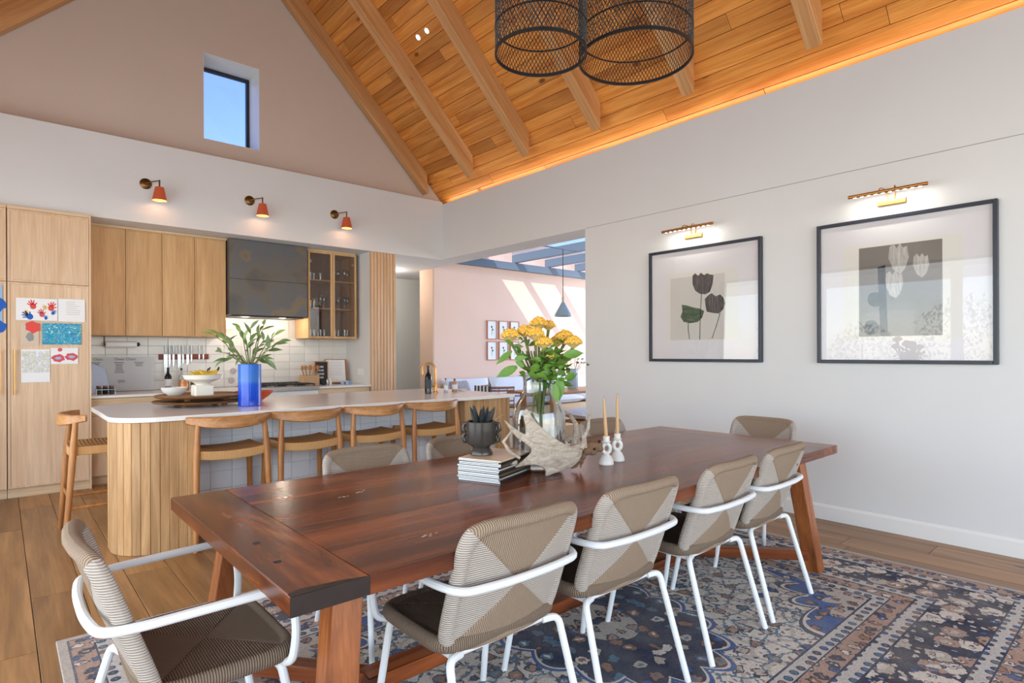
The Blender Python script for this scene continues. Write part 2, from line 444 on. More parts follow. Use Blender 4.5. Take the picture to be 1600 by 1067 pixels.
# gable wall with its small deep window
cz = lambda x: RZ + .05 - abs(x - RX)
gx0, gx1, gz0, gz1 = 1.735, 2.345, 3.755, 4.73
g = MB()
g.prism([(XL - .2, 3.4), (gx0, 3.4), (gx0, cz(gx0)), (XL - .2, cz(XL - .2))], YG, YG + .45, 1)
g.prism([(gx1, 3.4), (5.2, 3.4), (5.2, cz(5.2)), (gx1, cz(gx1))], YG, YG + .45, 1)
g.prism([(gx0, 3.4), (gx1, 3.4), (gx1, gz0), (gx0, gz0)], YG, YG + .45, 1)
g.prism([(gx0, gz1), (gx1, gz1), (gx1, cz(gx1)), (RX, cz(RX)), (gx0, cz(gx0))], YG, YG + .45, 1)
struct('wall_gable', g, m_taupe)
rv = MB(); t = .004
rv.box(gx0, gx0 + t, YG - .001, YG + .44, gz0, gz1, 0); rv.box(gx1 - t, gx1, YG - .001, YG + .44, gz0, gz1, 0)
rv.box(gx0, gx1, YG - .001, YG + .44, gz1 - t, gz1, 0); rv.box(gx0, gx1, YG - .001, YG + .44, gz0, gz0 + t, 0)
struct('trim_1', rv, m_white)
wf = MB(); a, b = YG + .36, YG + .41
wf.box(gx0 + .004, gx0 + .04, a, b, gz0 + .004, gz1 - .004); wf.box(gx1 - .04, gx1 - .004, a, b, gz0 + .004, gz1 - .004)
wf.box(gx0 + .04, gx1 - .04, a, b, gz0 + .004, gz0 + .04); wf.box(gx0 + .04, gx1 - .04, a, b, gz1 - .04, gz1 - .004)
W1 = struct('window_1', wf, m_frame)
obj('pane', MB().box(gx0 + .04, gx1 - .04, a + .02, a + .026, gz0 + .04, gz1 - .04, 0), m_wglass, W1)
# kitchen rear wall, tiled
kw = struct('wall_kitchen', MB().box(XL - .25, 4.09, 7.836, 8.0, 0, 2.68, 0), m_grout)
for i in range(15):
    for j in range(6):
        piece('tile', (.200, .098, .008), (.772 + .2035 * i, 7.832, .955 + .1015 * j), m_tile, kw, (R(90), 0, 0), ch=.0015)
for i in range(5):
    for j in range(3):
        piece('tile', (.200, .098, .008), (1.98 + .2035 * i, 7.832, 1.564 + .1015 * j), m_tile, kw, (R(90), 0, 0), ch=.0015)
# the column that closes the kitchen run
cl = struct('wall_column', MB().box(3.72, 4.09, 7.085, 7.836, 0, 2.678, 0), m_wall)
for i in range(8):
    piece('slat', (.040, .020, 2.675), (3.733 + .0475 * i, 7.074, 1.339), m_slatp, cl, ch=.004)
obj('edge_strip', MB().box(3.712, 3.72, 7.06, 7.10, 0, 2.675), m_slatp, cl)
obj('backing', MB().box(3.72, 4.09, 7.078, 7.086, 0, 2.675, 0), m_slatp, cl)
# passage behind
struct('wall_passage', MB().box(2.5, 7.5, 9.3, 9.5, 0, 2.9, 0), m_grey)
struct('wall_passage_side', MB().box(4.0, 4.09, 8.0, 9.3, 0, 2.9, 0), m_grey)
struct('ceiling_passage', MB().box(4.0, 7.5, 7.89, 9.4, 2.68, 2.75, 0), m_wall)
# sun room
pk = MB(); pk.box(5.26, 12.0, 7.89, 8.27, 0, 3.35, 0)
struct('wall_sunroom', pk, m_pink)
struct('trim_2', MB().box(5.235, 5.262, 7.888, 8.275, 0, 2.68, 0), m_tan)
# roof of the main room
ce = MB(); ce.prism([(-1.45, RZ + .03 - 3.44), (RX, RZ + .03), (5.28, RZ + .03 - 3.29), (5.42, RZ + .03 - 3.43), (5.42, RZ + .14 - 3.43), (RX, RZ + .14), (-1.9, RZ + .14 - 3.89), (-1.9, RZ + .03 - 3.89)], YB - .3, YG + .7, 1)
ce = struct('ceiling', ce, m_dark)
for side in (1, -1):
    r = 0; sdist = .0
    while sdist < 4.36:
        y = YB - random.random() * 2.7
        cx = RX + side * (sdist + .07) / math.sqrt(2); z = RZ - (sdist + .07) / math.sqrt(2)
        while y < YG + .3:
            y0 = max(y, YB); y1 = min(y + 2.7, YG + .3)
            if y1 - y0 > .08 and (side == 1 or y1 > 2):
                piece('ceiling_board', (.1362, y1 - y0 - .004, .02), (cx + side * .0 , (y0 + y1) / 2, z + .012), m_ceil, ce, (0, R(45) * side, 0), ch=.002)
            y += 2.7
        sdist += .14
def rafter(y, side):
    h = .2 * math.sqrt(2); xe = 4.64 if side == 1 else 2 * RX - 4.64
    L = MB(); s = side
    # built in a frame where the grain runs along local X (down the slope)
    P = [(RX, RZ), (xe, RZ - abs(xe - RX)), (xe, RZ - abs(xe - RX) - h), (RX, RZ - h)]
    ctr = Vector((RX, y, RZ)); a = R(45) * side
    M = Matrix.Rotation(-a, 4, 'Y')
    pts = []
    for (X, Z) in P:
        v = M @ (Vector((X, y, Z)) - ctr); pts.append((v.x, v.z))
    L.prism(pts, -.06, .06, 1)
    o = obj('rafter', L, m_raft, ce, world=False); o.location = ctr; o.rotation_euler = (0, a, 0)
    bv = o.modifiers.new('b', 'BEVEL'); bv.width = .005; bv.segments = 1
for i in range(-3, 6):
    rafter(1.80 + 1.075 * i, 1)
for i in range(2, 6):
    rafter(1.80 + 1.075 * i, -1)
# unseen roof added to block the sun at the garden doors; ground outside
struct('sun_block_roof', MB().box(-4.9, XL - .25, -4, 9, 2.80, 2.95, 0), m_wall)
struct('ground', MB().box(-16, 16, -14, 18, -.2, -.09, 0), plain('garden_ground', lin(150, 150, 120), .9, var=.3, vs=.5))
# ------------------------------------------------------------------ rug
def rugmat():
    n = NT('persian_rug', .95, 0, .1); c = n.coord(); X, Y, Z = n.sep(c)
    M = n.math; ax = M('ABSOLUTE', X); ay = M('ABSOLUTE', Y)
    HX, HY = 1.985, 1.5
    d = M('MINIMUM', M('SUBTRACT', HX, ax), M('SUBTRACT', HY, ay))
    cream, cream2 = lin(216, 208, 197), lin(186, 176, 166)
    navy, blue, teal, rust, rose = lin(32, 48, 80), lin(44, 88, 150), lin(74, 116, 142), lin(150, 108, 86), lin(174, 142, 126)
    cb = n.n('CombineXYZ'); n.put(cb.inputs[0], ax); n.put(cb.inputs[1], ay); sym = cb.outputs[0]
    wv = n.n('VectorMath', operation='ADD'); n.l(sym, wv.inputs[0])
    nz = n.n('TexNoise'); n.l(sym, nz.inputs['Vector']); nz.inputs['Scale'].default_value = 11; nz.inputs['Detail'].default_value = 2
    sv = n.n('VectorMath', operation='MULTIPLY'); n.l(nz.outputs['Color'], sv.inputs[0]); sv.inputs[1].default_value = (.045, .045, 0)
    n.l(sv.outputs[0], wv.inputs[1]); W0 = wv.outputs[0]
    nf = n.n('TexNoise'); n.l(sym, nf.inputs['Vector']); nf.inputs['Scale'].default_value = 46; nf.inputs['Detail'].default_value = 2
    sf = n.n('VectorMath', operation='MULTIPLY'); n.l(nf.outputs['Color'], sf.inputs[0]); sf.inputs[1].default_value = (.042, .042, 0)
    wf_ = n.n('VectorMath', operation='ADD'); n.l(W0, wf_.inputs[0]); n.l(sf.outputs[0], wf_.inputs[1]); W = wf_.outputs[0]
    def flowers(vec, sc, bgc, pal, size=.42, rnd=.75):
        dist = n.vor(vec, sc, rnd=rnd, dim='2D'); colr = n.vor(vec, sc, out='Color', rnd=rnd, dim='2D'); r = n.sep(colr)[0]
        pc = n.ramp(r, [(i / len(pal), p) for i, p in enumerate(pal)], 'CONSTANT')
        inner = n.ramp(n.sep(colr)[1], [(i / len(pal), p) for i, p in enumerate(pal[::-1])], 'CONSTANT')
        a = M('LESS_THAN', dist, size); b = M('LESS_THAN', dist, size * .72); e = M('LESS_THAN', dist, size * .3)
        o = n.mix(a, bgc, tuple(v * .7 for v in navy)); o = n.mix(b, o, pc); return n.mix(e, o, inner)
    def vines(vec, sc, base, colr, wdt=.035):
        e = n.vor(vec, sc, feature='DISTANCE_TO_EDGE', dim='2D'); return n.mix(M('LESS_THAN', e, wdt), base, colr)
    # field
    f = vines(W, 5.5, cream, cream2, .06); f = vines(W, 9, f, teal, .05)
    f = flowers(W, 8, f, [cream2, rust, blue, cream2, rose, teal], .26)
    f = flowers(W, 19, f, [navy, rust, blue, rose], .17)
    # medallion and corners: lobed outlines
    rx = M('DIVIDE', X, .54); ry = M('DIVIDE', Y, .72)
    ang = M('ARCTAN2', ry, rx); rr = M('SQRT', M('ADD', M('MULTIPLY', rx, rx), M('MULTIPLY', ry, ry)))
    lob = M('MULTIPLY_ADD', M('ABSOLUTE', M('SINE', M('MULTIPLY', ang, 8))), .12, .78)
    med = M('SUBTRACT', lob, rr)
    mb = flowers(W, 10, navy, [blue, cream2, rust, teal, cream], .38)
    f = n.mix(M('GREATER_THAN', med, -.035), f, blue); f = n.mix(M('GREATER_THAN', med, 0), f, cream); f = n.mix(M('GREATER_THAN', med, .02), f, mb)
    c2 = M('LESS_THAN', rr, .30); f = n.mix(c2, f, flowers(W, 12, cream2, [rust, blue, rose, navy], .36))
    kx = M('SUBTRACT', 1.27, ax); ky = M('SUBTRACT', .80, ay)
    kd = M('ADD', M('POWER', M('MAXIMUM', M('DIVIDE', kx, 1.15), 0.0), .8), M('POWER', M('MAXIMUM', M('DIVIDE', ky, .85), 0.0), .8))
    ka = M('ARCTAN2', ky, kx)
    kl = M('MULTIPLY_ADD', M('ABSOLUTE', M('SINE', M('MULTIPLY', ka, 7))), .16, .62)
    km = M('SUBTRACT', kl, kd)
    kb = flowers(W, 11, blue, [cream, rust, navy, rose], .30)
    f = n.mix(M('GREATER_THAN', km, -.03), f, navy); f = n.mix(M('GREATER_THAN', km, 0), f, cream); f = n.mix(M('GREATER_THAN', km, .025), f, kb)
    kc = flowers(W, 13, cream2, [rust, navy, rose], .3)
    f = n.mix(M('GREATER_THAN', km, .24), f, kc)
    guard = flowers(sym, 17, lin(196, 192, 188), [navy, teal, blue, rust], .32, .3)
    brown = flowers(W, 15, rose, [navy, rust, cream, blue], .36, .6)
    wide = flowers(W, 7, tuple(v * .8 for v in navy), [cream, cream2, rose, cream, cream], .50, .7)
    wide = flowers(W, 17, wide, [cream2, rust, cream, blue, cream], .26)
    out = f
    for lim, colr in ((.715, navy), (.705, guard), (.645, navy), (.638, brown), (.555, navy), (.545, guard), (.48, navy), (.47, wide), (.205, navy), (.198, guard), (.135, navy), (.128, brown), (.045, lin(90, 96, 112)), (.036, cream2)):
        out = n.mix(M('LESS_THAN', d, lim), out, colr)
    worn = n.ramp(n.noise(c, 3.5, 5, .6), [(.3, (.04, .04, .04)), (.7, (.26, .26, .26))])
    out = n.mix(worn, out, cream)
    fine = n.ramp(n.noise(c, 130, 2), [(.3, (.72, .72, .72)), (.6, (1, 1, 1))]); out = n.mix(1.0, out, fine, 'MULTIPLY')
    n.base(out); n.bump(n.noise(c, 240, 2), .4, .004); return n.m
m_rug = rugmat()
rb = MB(); rb.cbox((2.17, 1.85, .0065), (3.97, 3.0, .013), .004)
one('rug', rb, m_rug, 'large faded blue and cream patterned rug under the long dining table', 'rug', (2.17, 1.85, 0), smooth=False)
FR = .013   # rug surface

m_char = plain('charred_wood', lin(38, 24, 20), .35, var=.4, vs=30)
# ------------------------------------------------------------------ dining table
tx0, tx1, ty0, ty1, tz = .50, 3.79, 1.345, 2.60, .75
T = thing('dining_table', 'long reddish-brown walnut dining table with splayed legs standing on the patterned rug', 'table', (2.145, 1.97, FR))
for x0, x1 in ((tx0, .700), (3.59, tx1)):
    piece('end_board', (x1 - x0, ty1 - ty0, .05), ((x0 + x1) / 2, (ty0 + ty1) / 2, tz - .025), m_waly, T, ch=.003)
ys = [1.345, 1.60, 1.80, 2.04, 2.22, 2.42, 2.60]
for a, b in zip(ys, ys[1:]):
    piece('top_board', (2.888, b - a - .0002, .05), (2.145, (a + b) / 2, tz - .025), m_walx, T, ch=.0005)
for x in (.555, .645):
    pass
obj('charred_end', MB().prism([(.499, .7015), (.70, .7015), (.70, .7495), (.499, .7495)], 1.3435, 1.3452, 1), m_char, T)
obj('charred_end', MB().prism([(.5005, 1.3455), (.69, 1.3455), (.64, 1.362), (.575, 1.372), (.53, 1.378), (.5005, 1.366)], tz - .0005, tz + .0006, 2), m_char, T)
for (x, y) in ((.56, 1.60), (.57, 1.80)):
    obj('plug', MB().lathe([(.0, .0012), (.010, .0012), (.012, 0)][::-1], 16, (x, y, tz)), m_black, T)
def post(top, bot, wx, wy):
    v = []
    for z, p in ((1, top), (0, bot)):
        for sx, sy in ((-1, -1), (1, -1), (1, 1), (-1, 1)): v.append((p[0] + sx * wx / 2, p[1] + sy * wy / 2, p[2]))
    return MB().add(v, [(0, 1, 2, 3), (7, 6, 5, 4), (0, 4, 5, 1), (1, 5, 6, 2), (2, 6, 7, 3), (3, 7, 4, 0)])
def bev(o, w=.004, s=2): b = o.modifiers.new('b', 'BEVEL'); b.width = w; b.segments = s; return o
for sx, xt, xb in ((-1, .70, .62), (1, 3.55, 3.64)):
    for yt, yb in ((1.50, 1.42), (2.44, 2.53)):
        bev(obj('leg', post((xt, yt, .70), (xb, yb, FR), .085, .085), m_walz, T))
    bev(obj('apron', MB().box(xt - .03, xt + .03, 1.55, 2.39, .655, .70, 0), m_waly, T))
bev(obj('stretcher', MB().box(1.0, 3.2, 1.925, 2.015, .075, .135, 0), m_walx, T))
for xc, xl in ((1.04, .64), (3.16, 3.62)):
    for yl in (1.45, 2.50):
        a = Vector((xc, 1.97, .105)); b = Vector((xl, yl, .105)); L = (b - a).length; th = math.atan2(b.y - a.y, b.x - a.x)
        o = piece('brace', (round(L, 3), .07, .058), (a + b) / 2, m_walx, T, (0, 0, th), ch=.004)
for (x, y) in ((.84, 2.30), (1.02, 2.16), (1.1, 2.19), (1.0, 1.52)):
    m = MB()
    for k in range(5): m.ell((x + random.uniform(-.03, .03), y + random.uniform(-.012, .012), tz), (random.uniform(.003, .008), .002, .0006), 8, 4)
    obj('resin_fleck', m, m_cream, T)

# ------------------------------------------------------------------ dining chairs
def rope_panel(name, w_, h_, mats, M, parent, thick=.036, knot_t=.0, rnd=6.5, center=(0, -.03), seat=False):
    """pillow-like woven panel in its local u (width), v (height), drawn in four triangular zones; M maps (u, v, n) to the chair"""
    mb = MB(); N = 96; rings = [0, .3, .6, .78, .83, .85, .87, .90, .93, .96, .98, .993, 1.0]
    cu, cv = center[0] * w_, center[1] * h_
    def outline(a):
        ca, sa = math.cos(a), math.sin(a); e = 2 / rnd
        return (math.copysign(abs(ca) ** e, ca) * w_ / 2, math.copysign(abs(sa) ** e, sa) * h_ / 2)
    k = 2 ** .5
    for side in (1, -1):
        vs = []; fs = []; mi = []
        for t in rings:
            for j in range(N):
                a = 2 * PI * j / N; ou, ov = outline(a)
                u = cu + (ou - cu) * t; v = cv + (ov - cv) * t
                z = max(thick * .30, 0 if t < .84 else thick * .58 * math.sqrt(max(0, 1 - ((t - .92) / .08) ** 2))) if t < .92 else thick * .58 * math.sqrt(max(0, 1 - ((t - .92) / .08) ** 2))
                q = min(abs(((a % (PI / 2)) - PI / 4)) / .10, 1)      # crease on the diagonals
                z -= (1 - q) * .003 * (t > .05 and t < .9)
                z += .004 * (1 - t) * (t > 0)
                vs.append((u, v, side * max(z, 0)))
        for i in range(len(rings) - 1):
            for j in range(N):
                j2 = (j + 1) % N; f = (i * N + j, i * N + j2, (i + 1) * N + j2, (i + 1) * N + j)
                fs.append(f if side == -1 else f[::-1])
                a = (2 * PI * (j + .5) / N) % (2 * PI)
                mi.append(0 if (abs(math.cos(a)) > abs(math.sin(a))) else 1)
        o = len(mb.v); mb.v += [tuple(M @ Vector(v)) for v in vs]; mb.f += [tuple(x + o for x in f) for f in fs]; mb.mi += mi
    return obj(name, mb, mats, parent, True, world=False, angle=60)
def dining_chair(label, loc, rz, group):
    t = thing('dining_chair', label, 'chair', loc, rz, group)
    # back: bottom (y -.215, z .40) to top (y -.275, z .83); panel centre
    tilt = math.atan2(.15, .43)
    M = Matrix.Translation((0, -.212, .612)) @ Matrix.Rotation(PI / 2 + tilt, 4, 'X')
    # bow the panel slightly around the sitter
    b = rope_panel('backrest', .48, .45, (m_rz, m_rx), M, t, .036)
    for v in b.data.vertices: v.co.y += .55 * v.co.x ** 2
    kn = MB().cbox((0, 0, 0), (.046, .050, .030), .008, M=M); kn = obj('knot', kn, m_rx, b, True, world=False, angle=60)
    obj('maker_tab', MB().cbox((.0, -.165, -.0125), (.035, .009, .003), .0005, M=M), m_black, b, world=False)
    Ms = Matrix.Translation((0, .04, .432))
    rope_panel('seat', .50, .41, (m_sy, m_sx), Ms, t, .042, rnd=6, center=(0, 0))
    r = .0125
    half = [(.20, .19, .405), (.262, .205, .415), (.272, .215, .50), (.275, .20, .640), (.262, -.16, .632), (.235, -.245, .628), (.10, -.262, .626)]
    pts = arc(half + [(-x, y, z) for x, y, z in half[::-1]], 5, .07)
    obj('arm_rail', MB().tube(pts, r, 10), m_metal, t, True, world=False)
    for s in (-1, 1):
        obj('leg', MB().tube(arc([(s * .17, -.145, .400), (s * .225, -.165, .405), (s * .245, -.285, 0)], 5, .05), r, 10), m_metal, t, True, world=False)
        obj('leg', MB().tube(arc([(s * .16, .17, .400), (s * .215, .19, .402), (s * .240, .265, 0)], 5, .05), r, 10), m_metal, t, True, world=False)
    fr = arc([(-.2, -.14, .402), (.2, -.14, .402), (.2, .19, .402), (-.2, .19, .402)], 2, .03)
    obj('seat_frame', MB().tube(fr + [fr[0]], .010, 8), m_metal, t, True, world=False)
    return t
g1 = 'woven rope dining chairs on the near side of the table'; g2 = 'woven rope dining chairs on the far side of the table'
g3 = 'woven rope dining chairs at the table ends'
ch0 = dining_chair('woven rope armchair nearest the camera on the near long side, its back seen from behind', (1.20, 1.555, FR), 0, g1)
for x, y, rz, lb, gr in (
    (1.79, 1.555, 0, 'second woven rope armchair from the left on the near long side of the table', g1),
    (2.45, 1.555, R(1), 'third woven rope armchair from the left on the near long side, before the last one', g1),
    (3.02, 1.57, R(2), 'last woven rope armchair on the near long side, beside the far splayed table leg', g1),
    (1.40, 2.475, PI, 'woven rope chair across the table in front of the first bar stools', g2),
    (1.99, 2.475, PI, 'woven rope chair across the table behind the stack of magazines', g2),
    (2.60, 2.475, PI, 'woven rope chair across the table behind the glass vase and black pot', g2),
    (3.24, 2.475, PI, 'woven rope chair across the table behind the candle holders', g2),
    (.42, 1.93, R(-90), 'woven rope armchair at the left head of the table, in the bottom left corner', g3),
    (3.93, 1.98, R(90), 'woven rope chair at the far head of the table, against the white wall', g3)):
    c = dup(ch0, (x, y, FR), rz, lb); c['group'] = gr

# ------------------------------------------------------------------ things on the table
g = 'magazines stacked on the table'
zz = tz
for i in range(13):
    h = random.uniform(.006, .0095); cov = [lin(30, 30, 34), lin(46, 44, 46), lin(190, 186, 176), lin(40, 38, 40), lin(96, 80, 50)][i % 5]
    a = R(20) + random.uniform(-.03, .03)
    top = i == 12
    lab = 'topmost magazine of the stack, under the black pot' if top else ('lowest magazine of the stack, lying on the walnut table' if i == 0 else
          '%s magazine from the bottom in the stack under the black pot' % ['', 'second', 'third', 'fourth', 'fifth', 'sixth', 'seventh', 'eighth', 'ninth', 'tenth', 'eleventh', 'twelfth'][i])
    t = thing('magazine', lab, 'magazine', (1.70 + random.uniform(-.004, .004), 2.055 + random.uniform(-.004, .004), zz), a, g)
    obj('pages', MB().cbox((0.0, 0, h / 2), (.29, .212, h - .0016), .0008), m_paper, t, world=False)
    cm = plain('magazine_cover_%d' % i, lin(214, 186, 150) if top else cov, .35)
    m = MB().cbox((0, 0, .0005), (.295, .216, .0009), .0002); m.cbox((0, 0, h - .0005), (.295, .216, .0009), .0002); m.cbox((0, -.1075, h / 2), (.295, .0018, h - .0008), .0002)
    obj('cover', m, cm, t, world=False)
    zz += h
zt = zz
# black pot with ear handles
pc = (1.652, 2.095, zt + .0004)
P = thing('eared_pot', 'glazed black ceramic footed pot with ear shaped handles, on the magazine stack', 'pot', pc)
n_ = NT('black_glaze', .22, .2); n_.base(n_.mix(n_.noise(n_.coord(), 6, 3), lin(48, 44, 42), lin(78, 72, 68))); m_blackglaze = n_.m
obj('pot_body', MB().lathe([(.040, 0), (.052, .002), (.052, .010), (.045, .024), (.038, .032), (.045, .040), (.064, .050), (.068, .065), (.069, .12), (.070, .150), (.067, .153), (.062, .150), (.062, .13), (.0, .128)], 36, pc), m_blackglaze, P, True)
for s in (-1, 1):
    dv = Vector((.7513, -.66, 0)) * s
    m = MB(); q = Vector(pc) + dv * .060
    m.tube([q + Vector((0, 0, .142)), q + dv * .018 + Vector((0, 0, .138)), q + dv * .024 + Vector((0, 0, .112)), q + dv * .010 + Vector((0, 0, .098)), q + dv * .022 + Vector((0, 0, .085)), q + dv * .018 + Vector((0, 0, .062)), q + Vector((0, 0, .058))], .010, 8)
    obj('ear_handle', m, m_blackglaze, P, True)
fw = Vector((.66, .75, 0)) * .068
m = MB(); c_ = Vector(pc) + fw
m.ell(c_ + Vector((0, 0, .10)), (.010, .010, .026), 10, 6)
for s in (-1, 1): m.ell(c_ * 1 + Vector((.7513, -.66, 0)) * .028 * s + Vector((.008, .008, .118)), (.014, .012, .006), 10, 6)
m.ell(c_ + Vector((0, 0, .065)), (.016, .012, .005), 10, 6)
obj('face_relief', m, m_blackglaze, P, True)
def leaf(c, d, L, W, up=(0, 0, 1), bend=.3, fold=.15, n=6):
    """pointed leaf from c along d"""
    d = Vector(d).normalized(); upv = Vector(up); s = d.cross(upv); s = s.normalized() if s.length > 1e-3 else Vector((1, 0, 0)); nn = s.cross(d)
    vs = []; fs = []
    for i in range(n + 1):
        t = i / n; w_ = W * math.sin(PI * min(1, t * .92 + .06)) ** .8 * (1 - t ** 5)
        p = Vector(c) + d * L * t - nn * bend * L * t * t * .5
        p.z -= 0
        vs += [p - s * w_ / 2 + nn * w_ * fold, p, p + s * w_ / 2 + nn * w_ * fold]
    for i in range(n):
        a = i * 3
        fs += [(a, a + 1, a + 4, a + 3), (a + 1, a + 2, a + 5, a + 4)]
    return MB().add(vs, fs)
SU = thing('succulent', 'small dark pointed succulent growing from the black pot', 'plant', (pc[0], pc[1], pc[2] + .125))
m_suc = plain('dark_succulent', lin(28, 34, 36), .5, var=.3, vs=30)
obj('soil', MB().lathe([(.060, .0), (.060, .006), (0, .008)], 24, (pc[0], pc[1], pc[2] + .1285)), m_dark, SU)
for k in range(9):
    a = k * 2.4; tl = .22 + .3 * (k % 3) / 2
    d = Vector((math.cos(a) * tl, math.sin(a) * tl, 1))
    b_ = Vector((pc[0] + math.cos(a) * .02, pc[1] + math.sin(a) * .02, pc[2] + .132)); L = random.uniform(.075, .105)
    m = MB().tube([b_, b_ + d.normalized() * L * .45, b_ + d.normalized() * L * .8, b_ + d.normalized() * L], [.011, .014, .008, .001], 6, flat=.55)
    obj('leaf', m, m_suc, SU, True)
obj('dry_leaf', leaf((pc[0] + .03, pc[1] - .02, pc[2] + .13), (.75, -.5, .9), .09, .016), m_cream, SU, True)

# glass vase with yellow flowers
vc = (1.945, 2.02, tz)
V = thing('glass_vase', 'big clear glass bottle vase of yellow flowers in the middle of the table', 'vase', vc)
po = [(.0, .004), (.085, .004), (.112, .014), (.124, .04), (.127, .10), (.128, .25), (.123, .285), (.108, .320), (.088, .350), (.077, .378), (.074, .405), (.075, .432), (.082, .462)]
ob = obj('glass_body', MB().lathe(po + [(r_ - .003, z_ + .0015) for r_, z_ in po[::-1]][:-1] + [(0, .008)], 48, vc), m_vglass, V, True)
obj('rim', MB().tube([(vc[0] + .081 * math.cos(2 * PI * k / 32), vc[1] + .081 * math.sin(2 * PI * k / 32), vc[2] + .463) for k in range(32)], .0028, 6, True), m_vglass, V, True)
RV = Vector((.7513, -.66, 0)); FV = Vector((.66, .7513, 0))
def at(px, py, dep):
    """world point on the photograph's ray at a depth in metres (used once, to place things)"""
    return Vector((0, 0, 1.31)) + FV * dep + RV * ((px - 800) / 910 * dep) + Vector((0, 0, -(py - 552) / 910 * dep))
m_yel = plain('yellow_bloom', lin(240, 184, 74), .9, var=.25, vs=60, bump=.6, bs=150)
m_yelg = plain('bloom_underside', lin(206, 180, 110), .9, var=.2, vs=50)
B = thing('flower_bouquet', 'bunch of yellow crested flowers with green leaves standing in the glass vase', 'flowers', (vc[0], vc[1], vc[2] + .02))
heads = [(797, 524, 2.72, .042), (820, 518, 2.75, .038), (836, 522, 2.72, .042), (850, 536, 2.72, .040), (842, 506, 2.88, .042), (857, 509, 2.92, .034), (882, 528, 2.80, .046), (896, 535, 2.73, .040), (870, 534, 2.95, .040), (862, 556, 2.7, .022)]
base0 = Vector((vc[0] + .0, vc[1], vc[2] + .06))
for i, (px, py, dp, r_) in enumerate(heads):
    c = at(px, py, dp); nk = Vector((vc[0] + (c.x - vc[0]) * .22, vc[1] + (c.y - vc[1]) * .22, vc[2] + .44))
    bs = base0 + Vector((math.cos(i * 2.4) * .03, math.sin(i * 2.4) * .03, random.uniform(-.03, .05)))
    # stem
    mid = (nk + c) / 2 + Vector((c.x - nk.x, c.y - nk.y, 0)) * .1
    obj('stem', MB().tube([bs, (bs + nk) / 2 + Vector((random.uniform(-.01, .01), random.uniform(-.01, .01), 0)), nk, mid, c - Vector((0, 0, r_ * .6))], [.0055, .006, .006, .0055, .008], 7), m_stem, B, True)
    h = MB()
    for k in range(70):
        a = k * 2.39996; q = math.sqrt(k / 70); rr = r_ * q
        z = r_ * .75 * (1 - q * q) + random.uniform(-.1, .1) * r_
        h.ell(c + Vector((math.cos(a) * rr, math.sin(a) * rr, z - r_ * .1)), [r_ * .2 * random.uniform(.8, 1.2)] * 3, 6, 4)
    H_ = obj('flower_head', h, m_yel, B, True)
    u = MB().lathe([(r_ * .12, -r_ * .75), (r_ * .5, -r_ * .45), (r_ * 1.05, -r_ * .02), (r_ * .9, r_ * .12)], 14, c, wob=lambda a, z: 1 + .12 * math.sin(a * 5 + i))
    obj('calyx', u, m_yelg, H_, True)
m_lg = plain('bright_leaf', lin(92, 132, 46), .5, var=.35, vs=18)
for k in range(210):
    px = random.gauss(858, 17); py = random.gauss(572, 17)
    if k < 8: px, py = random.uniform(795, 815), random.uniform(535, 580)
    if py > 606: py = 600
    c = at(px, py, random.uniform(2.66, 2.86)); a = random.uniform(0, 2 * PI)
    obj('leaf', leaf(c, (math.cos(a), math.sin(a), random.uniform(-.3, .7)), random.uniform(.035, .065), random.uniform(.018, .032), up=(random.uniform(-.6, .2), random.uniform(-1, -.4), random.uniform(-.2, .8)), bend=.5), m_lg, B, True)
for (px, py, dp, d, L, W) in ((808, 573, 2.7, (-.8, .5, -.45), .11, .045), (880, 555, 2.68, (.7, -.5, .1), .10, .045), (874, 590, 2.68, (-.1, -.1, -1), .11, .05), (866, 600, 2.66, (.0, -.2, -1), .09, .035), (800, 548, 2.7, (-.7, .3, -.6), .10, .03)):
    obj('leaf', leaf(at(px, py, dp), d, L, W, up=(-.6, -.7, .2), bend=.2), m_lg, B, True)

for k in range(9):
    a = k * 2.4; b0 = base0 + Vector((math.cos(a) * .035, math.sin(a) * .035, -.02 + .01 * (k % 3))); b1 = Vector((vc[0] - .03 * math.cos(a), vc[1] - .03 * math.sin(a), vc[2] + .45)); b2 = b1 + Vector((-.05 * math.cos(a), -.05 * math.sin(a), .12))
    obj('stem', MB().tube([b0, (b0 + b1) / 2, b1, b2], [.006, .0065, .006, .004], 7), m_stem, B, True)
# antlers and skull
m_ant = wood('weathered_antler', lin(200, 187, 171), lin(152, 136, 118), 0, 46, 10, .7, .2, 0)
m_antb = plain('brown_skull_bone', lin(122, 92, 68), .8, var=.45, vs=26, bump=.7, bs=60)
AN = thing('antler', 'broad flat weathered moose antler leaning in front of the glass vase', 'antler', tuple(at(865, 742, 2.62)))
outl = [(822, 638), (833, 654), (846, 668), (858, 679), (874, 690), (890, 697), (902, 694), (908, 702), (905, 716), (896, 727), (880, 735), (864, 740), (852, 744), (852, 736), (842, 728), (824, 727), (802, 731), (820, 716), (830, 704), (822, 694), (808, 684), (796, 670), (788, 656), (800, 666), (812, 674), (822, 678), (820, 664), (818, 652)]
def dep(px, py): return 2.62 + .0016 * (px - 850) * .9 - ((py - 742) / 910) * .35 + .00002 * (px - 860) ** 2
def smooth_loop(P, n=4):
    out = []
    for i in range(len(P)):
        a, b, c, d = P[i - 1], P[i], P[(i + 1) % len(P)], P[(i + 2) % len(P)]
        for k in range(n):
            t = k / n; out.append(tuple(.5 * (2 * b[j] + (c[j] - a[j]) * t + (2 * a[j] - 5 * b[j] + 4 * c[j] - d[j]) * t * t + (3 * b[j] - a[j] - 3 * c[j] + d[j]) * t ** 3) for j in (0, 1)))
    return out
outl = smooth_loop(outl)
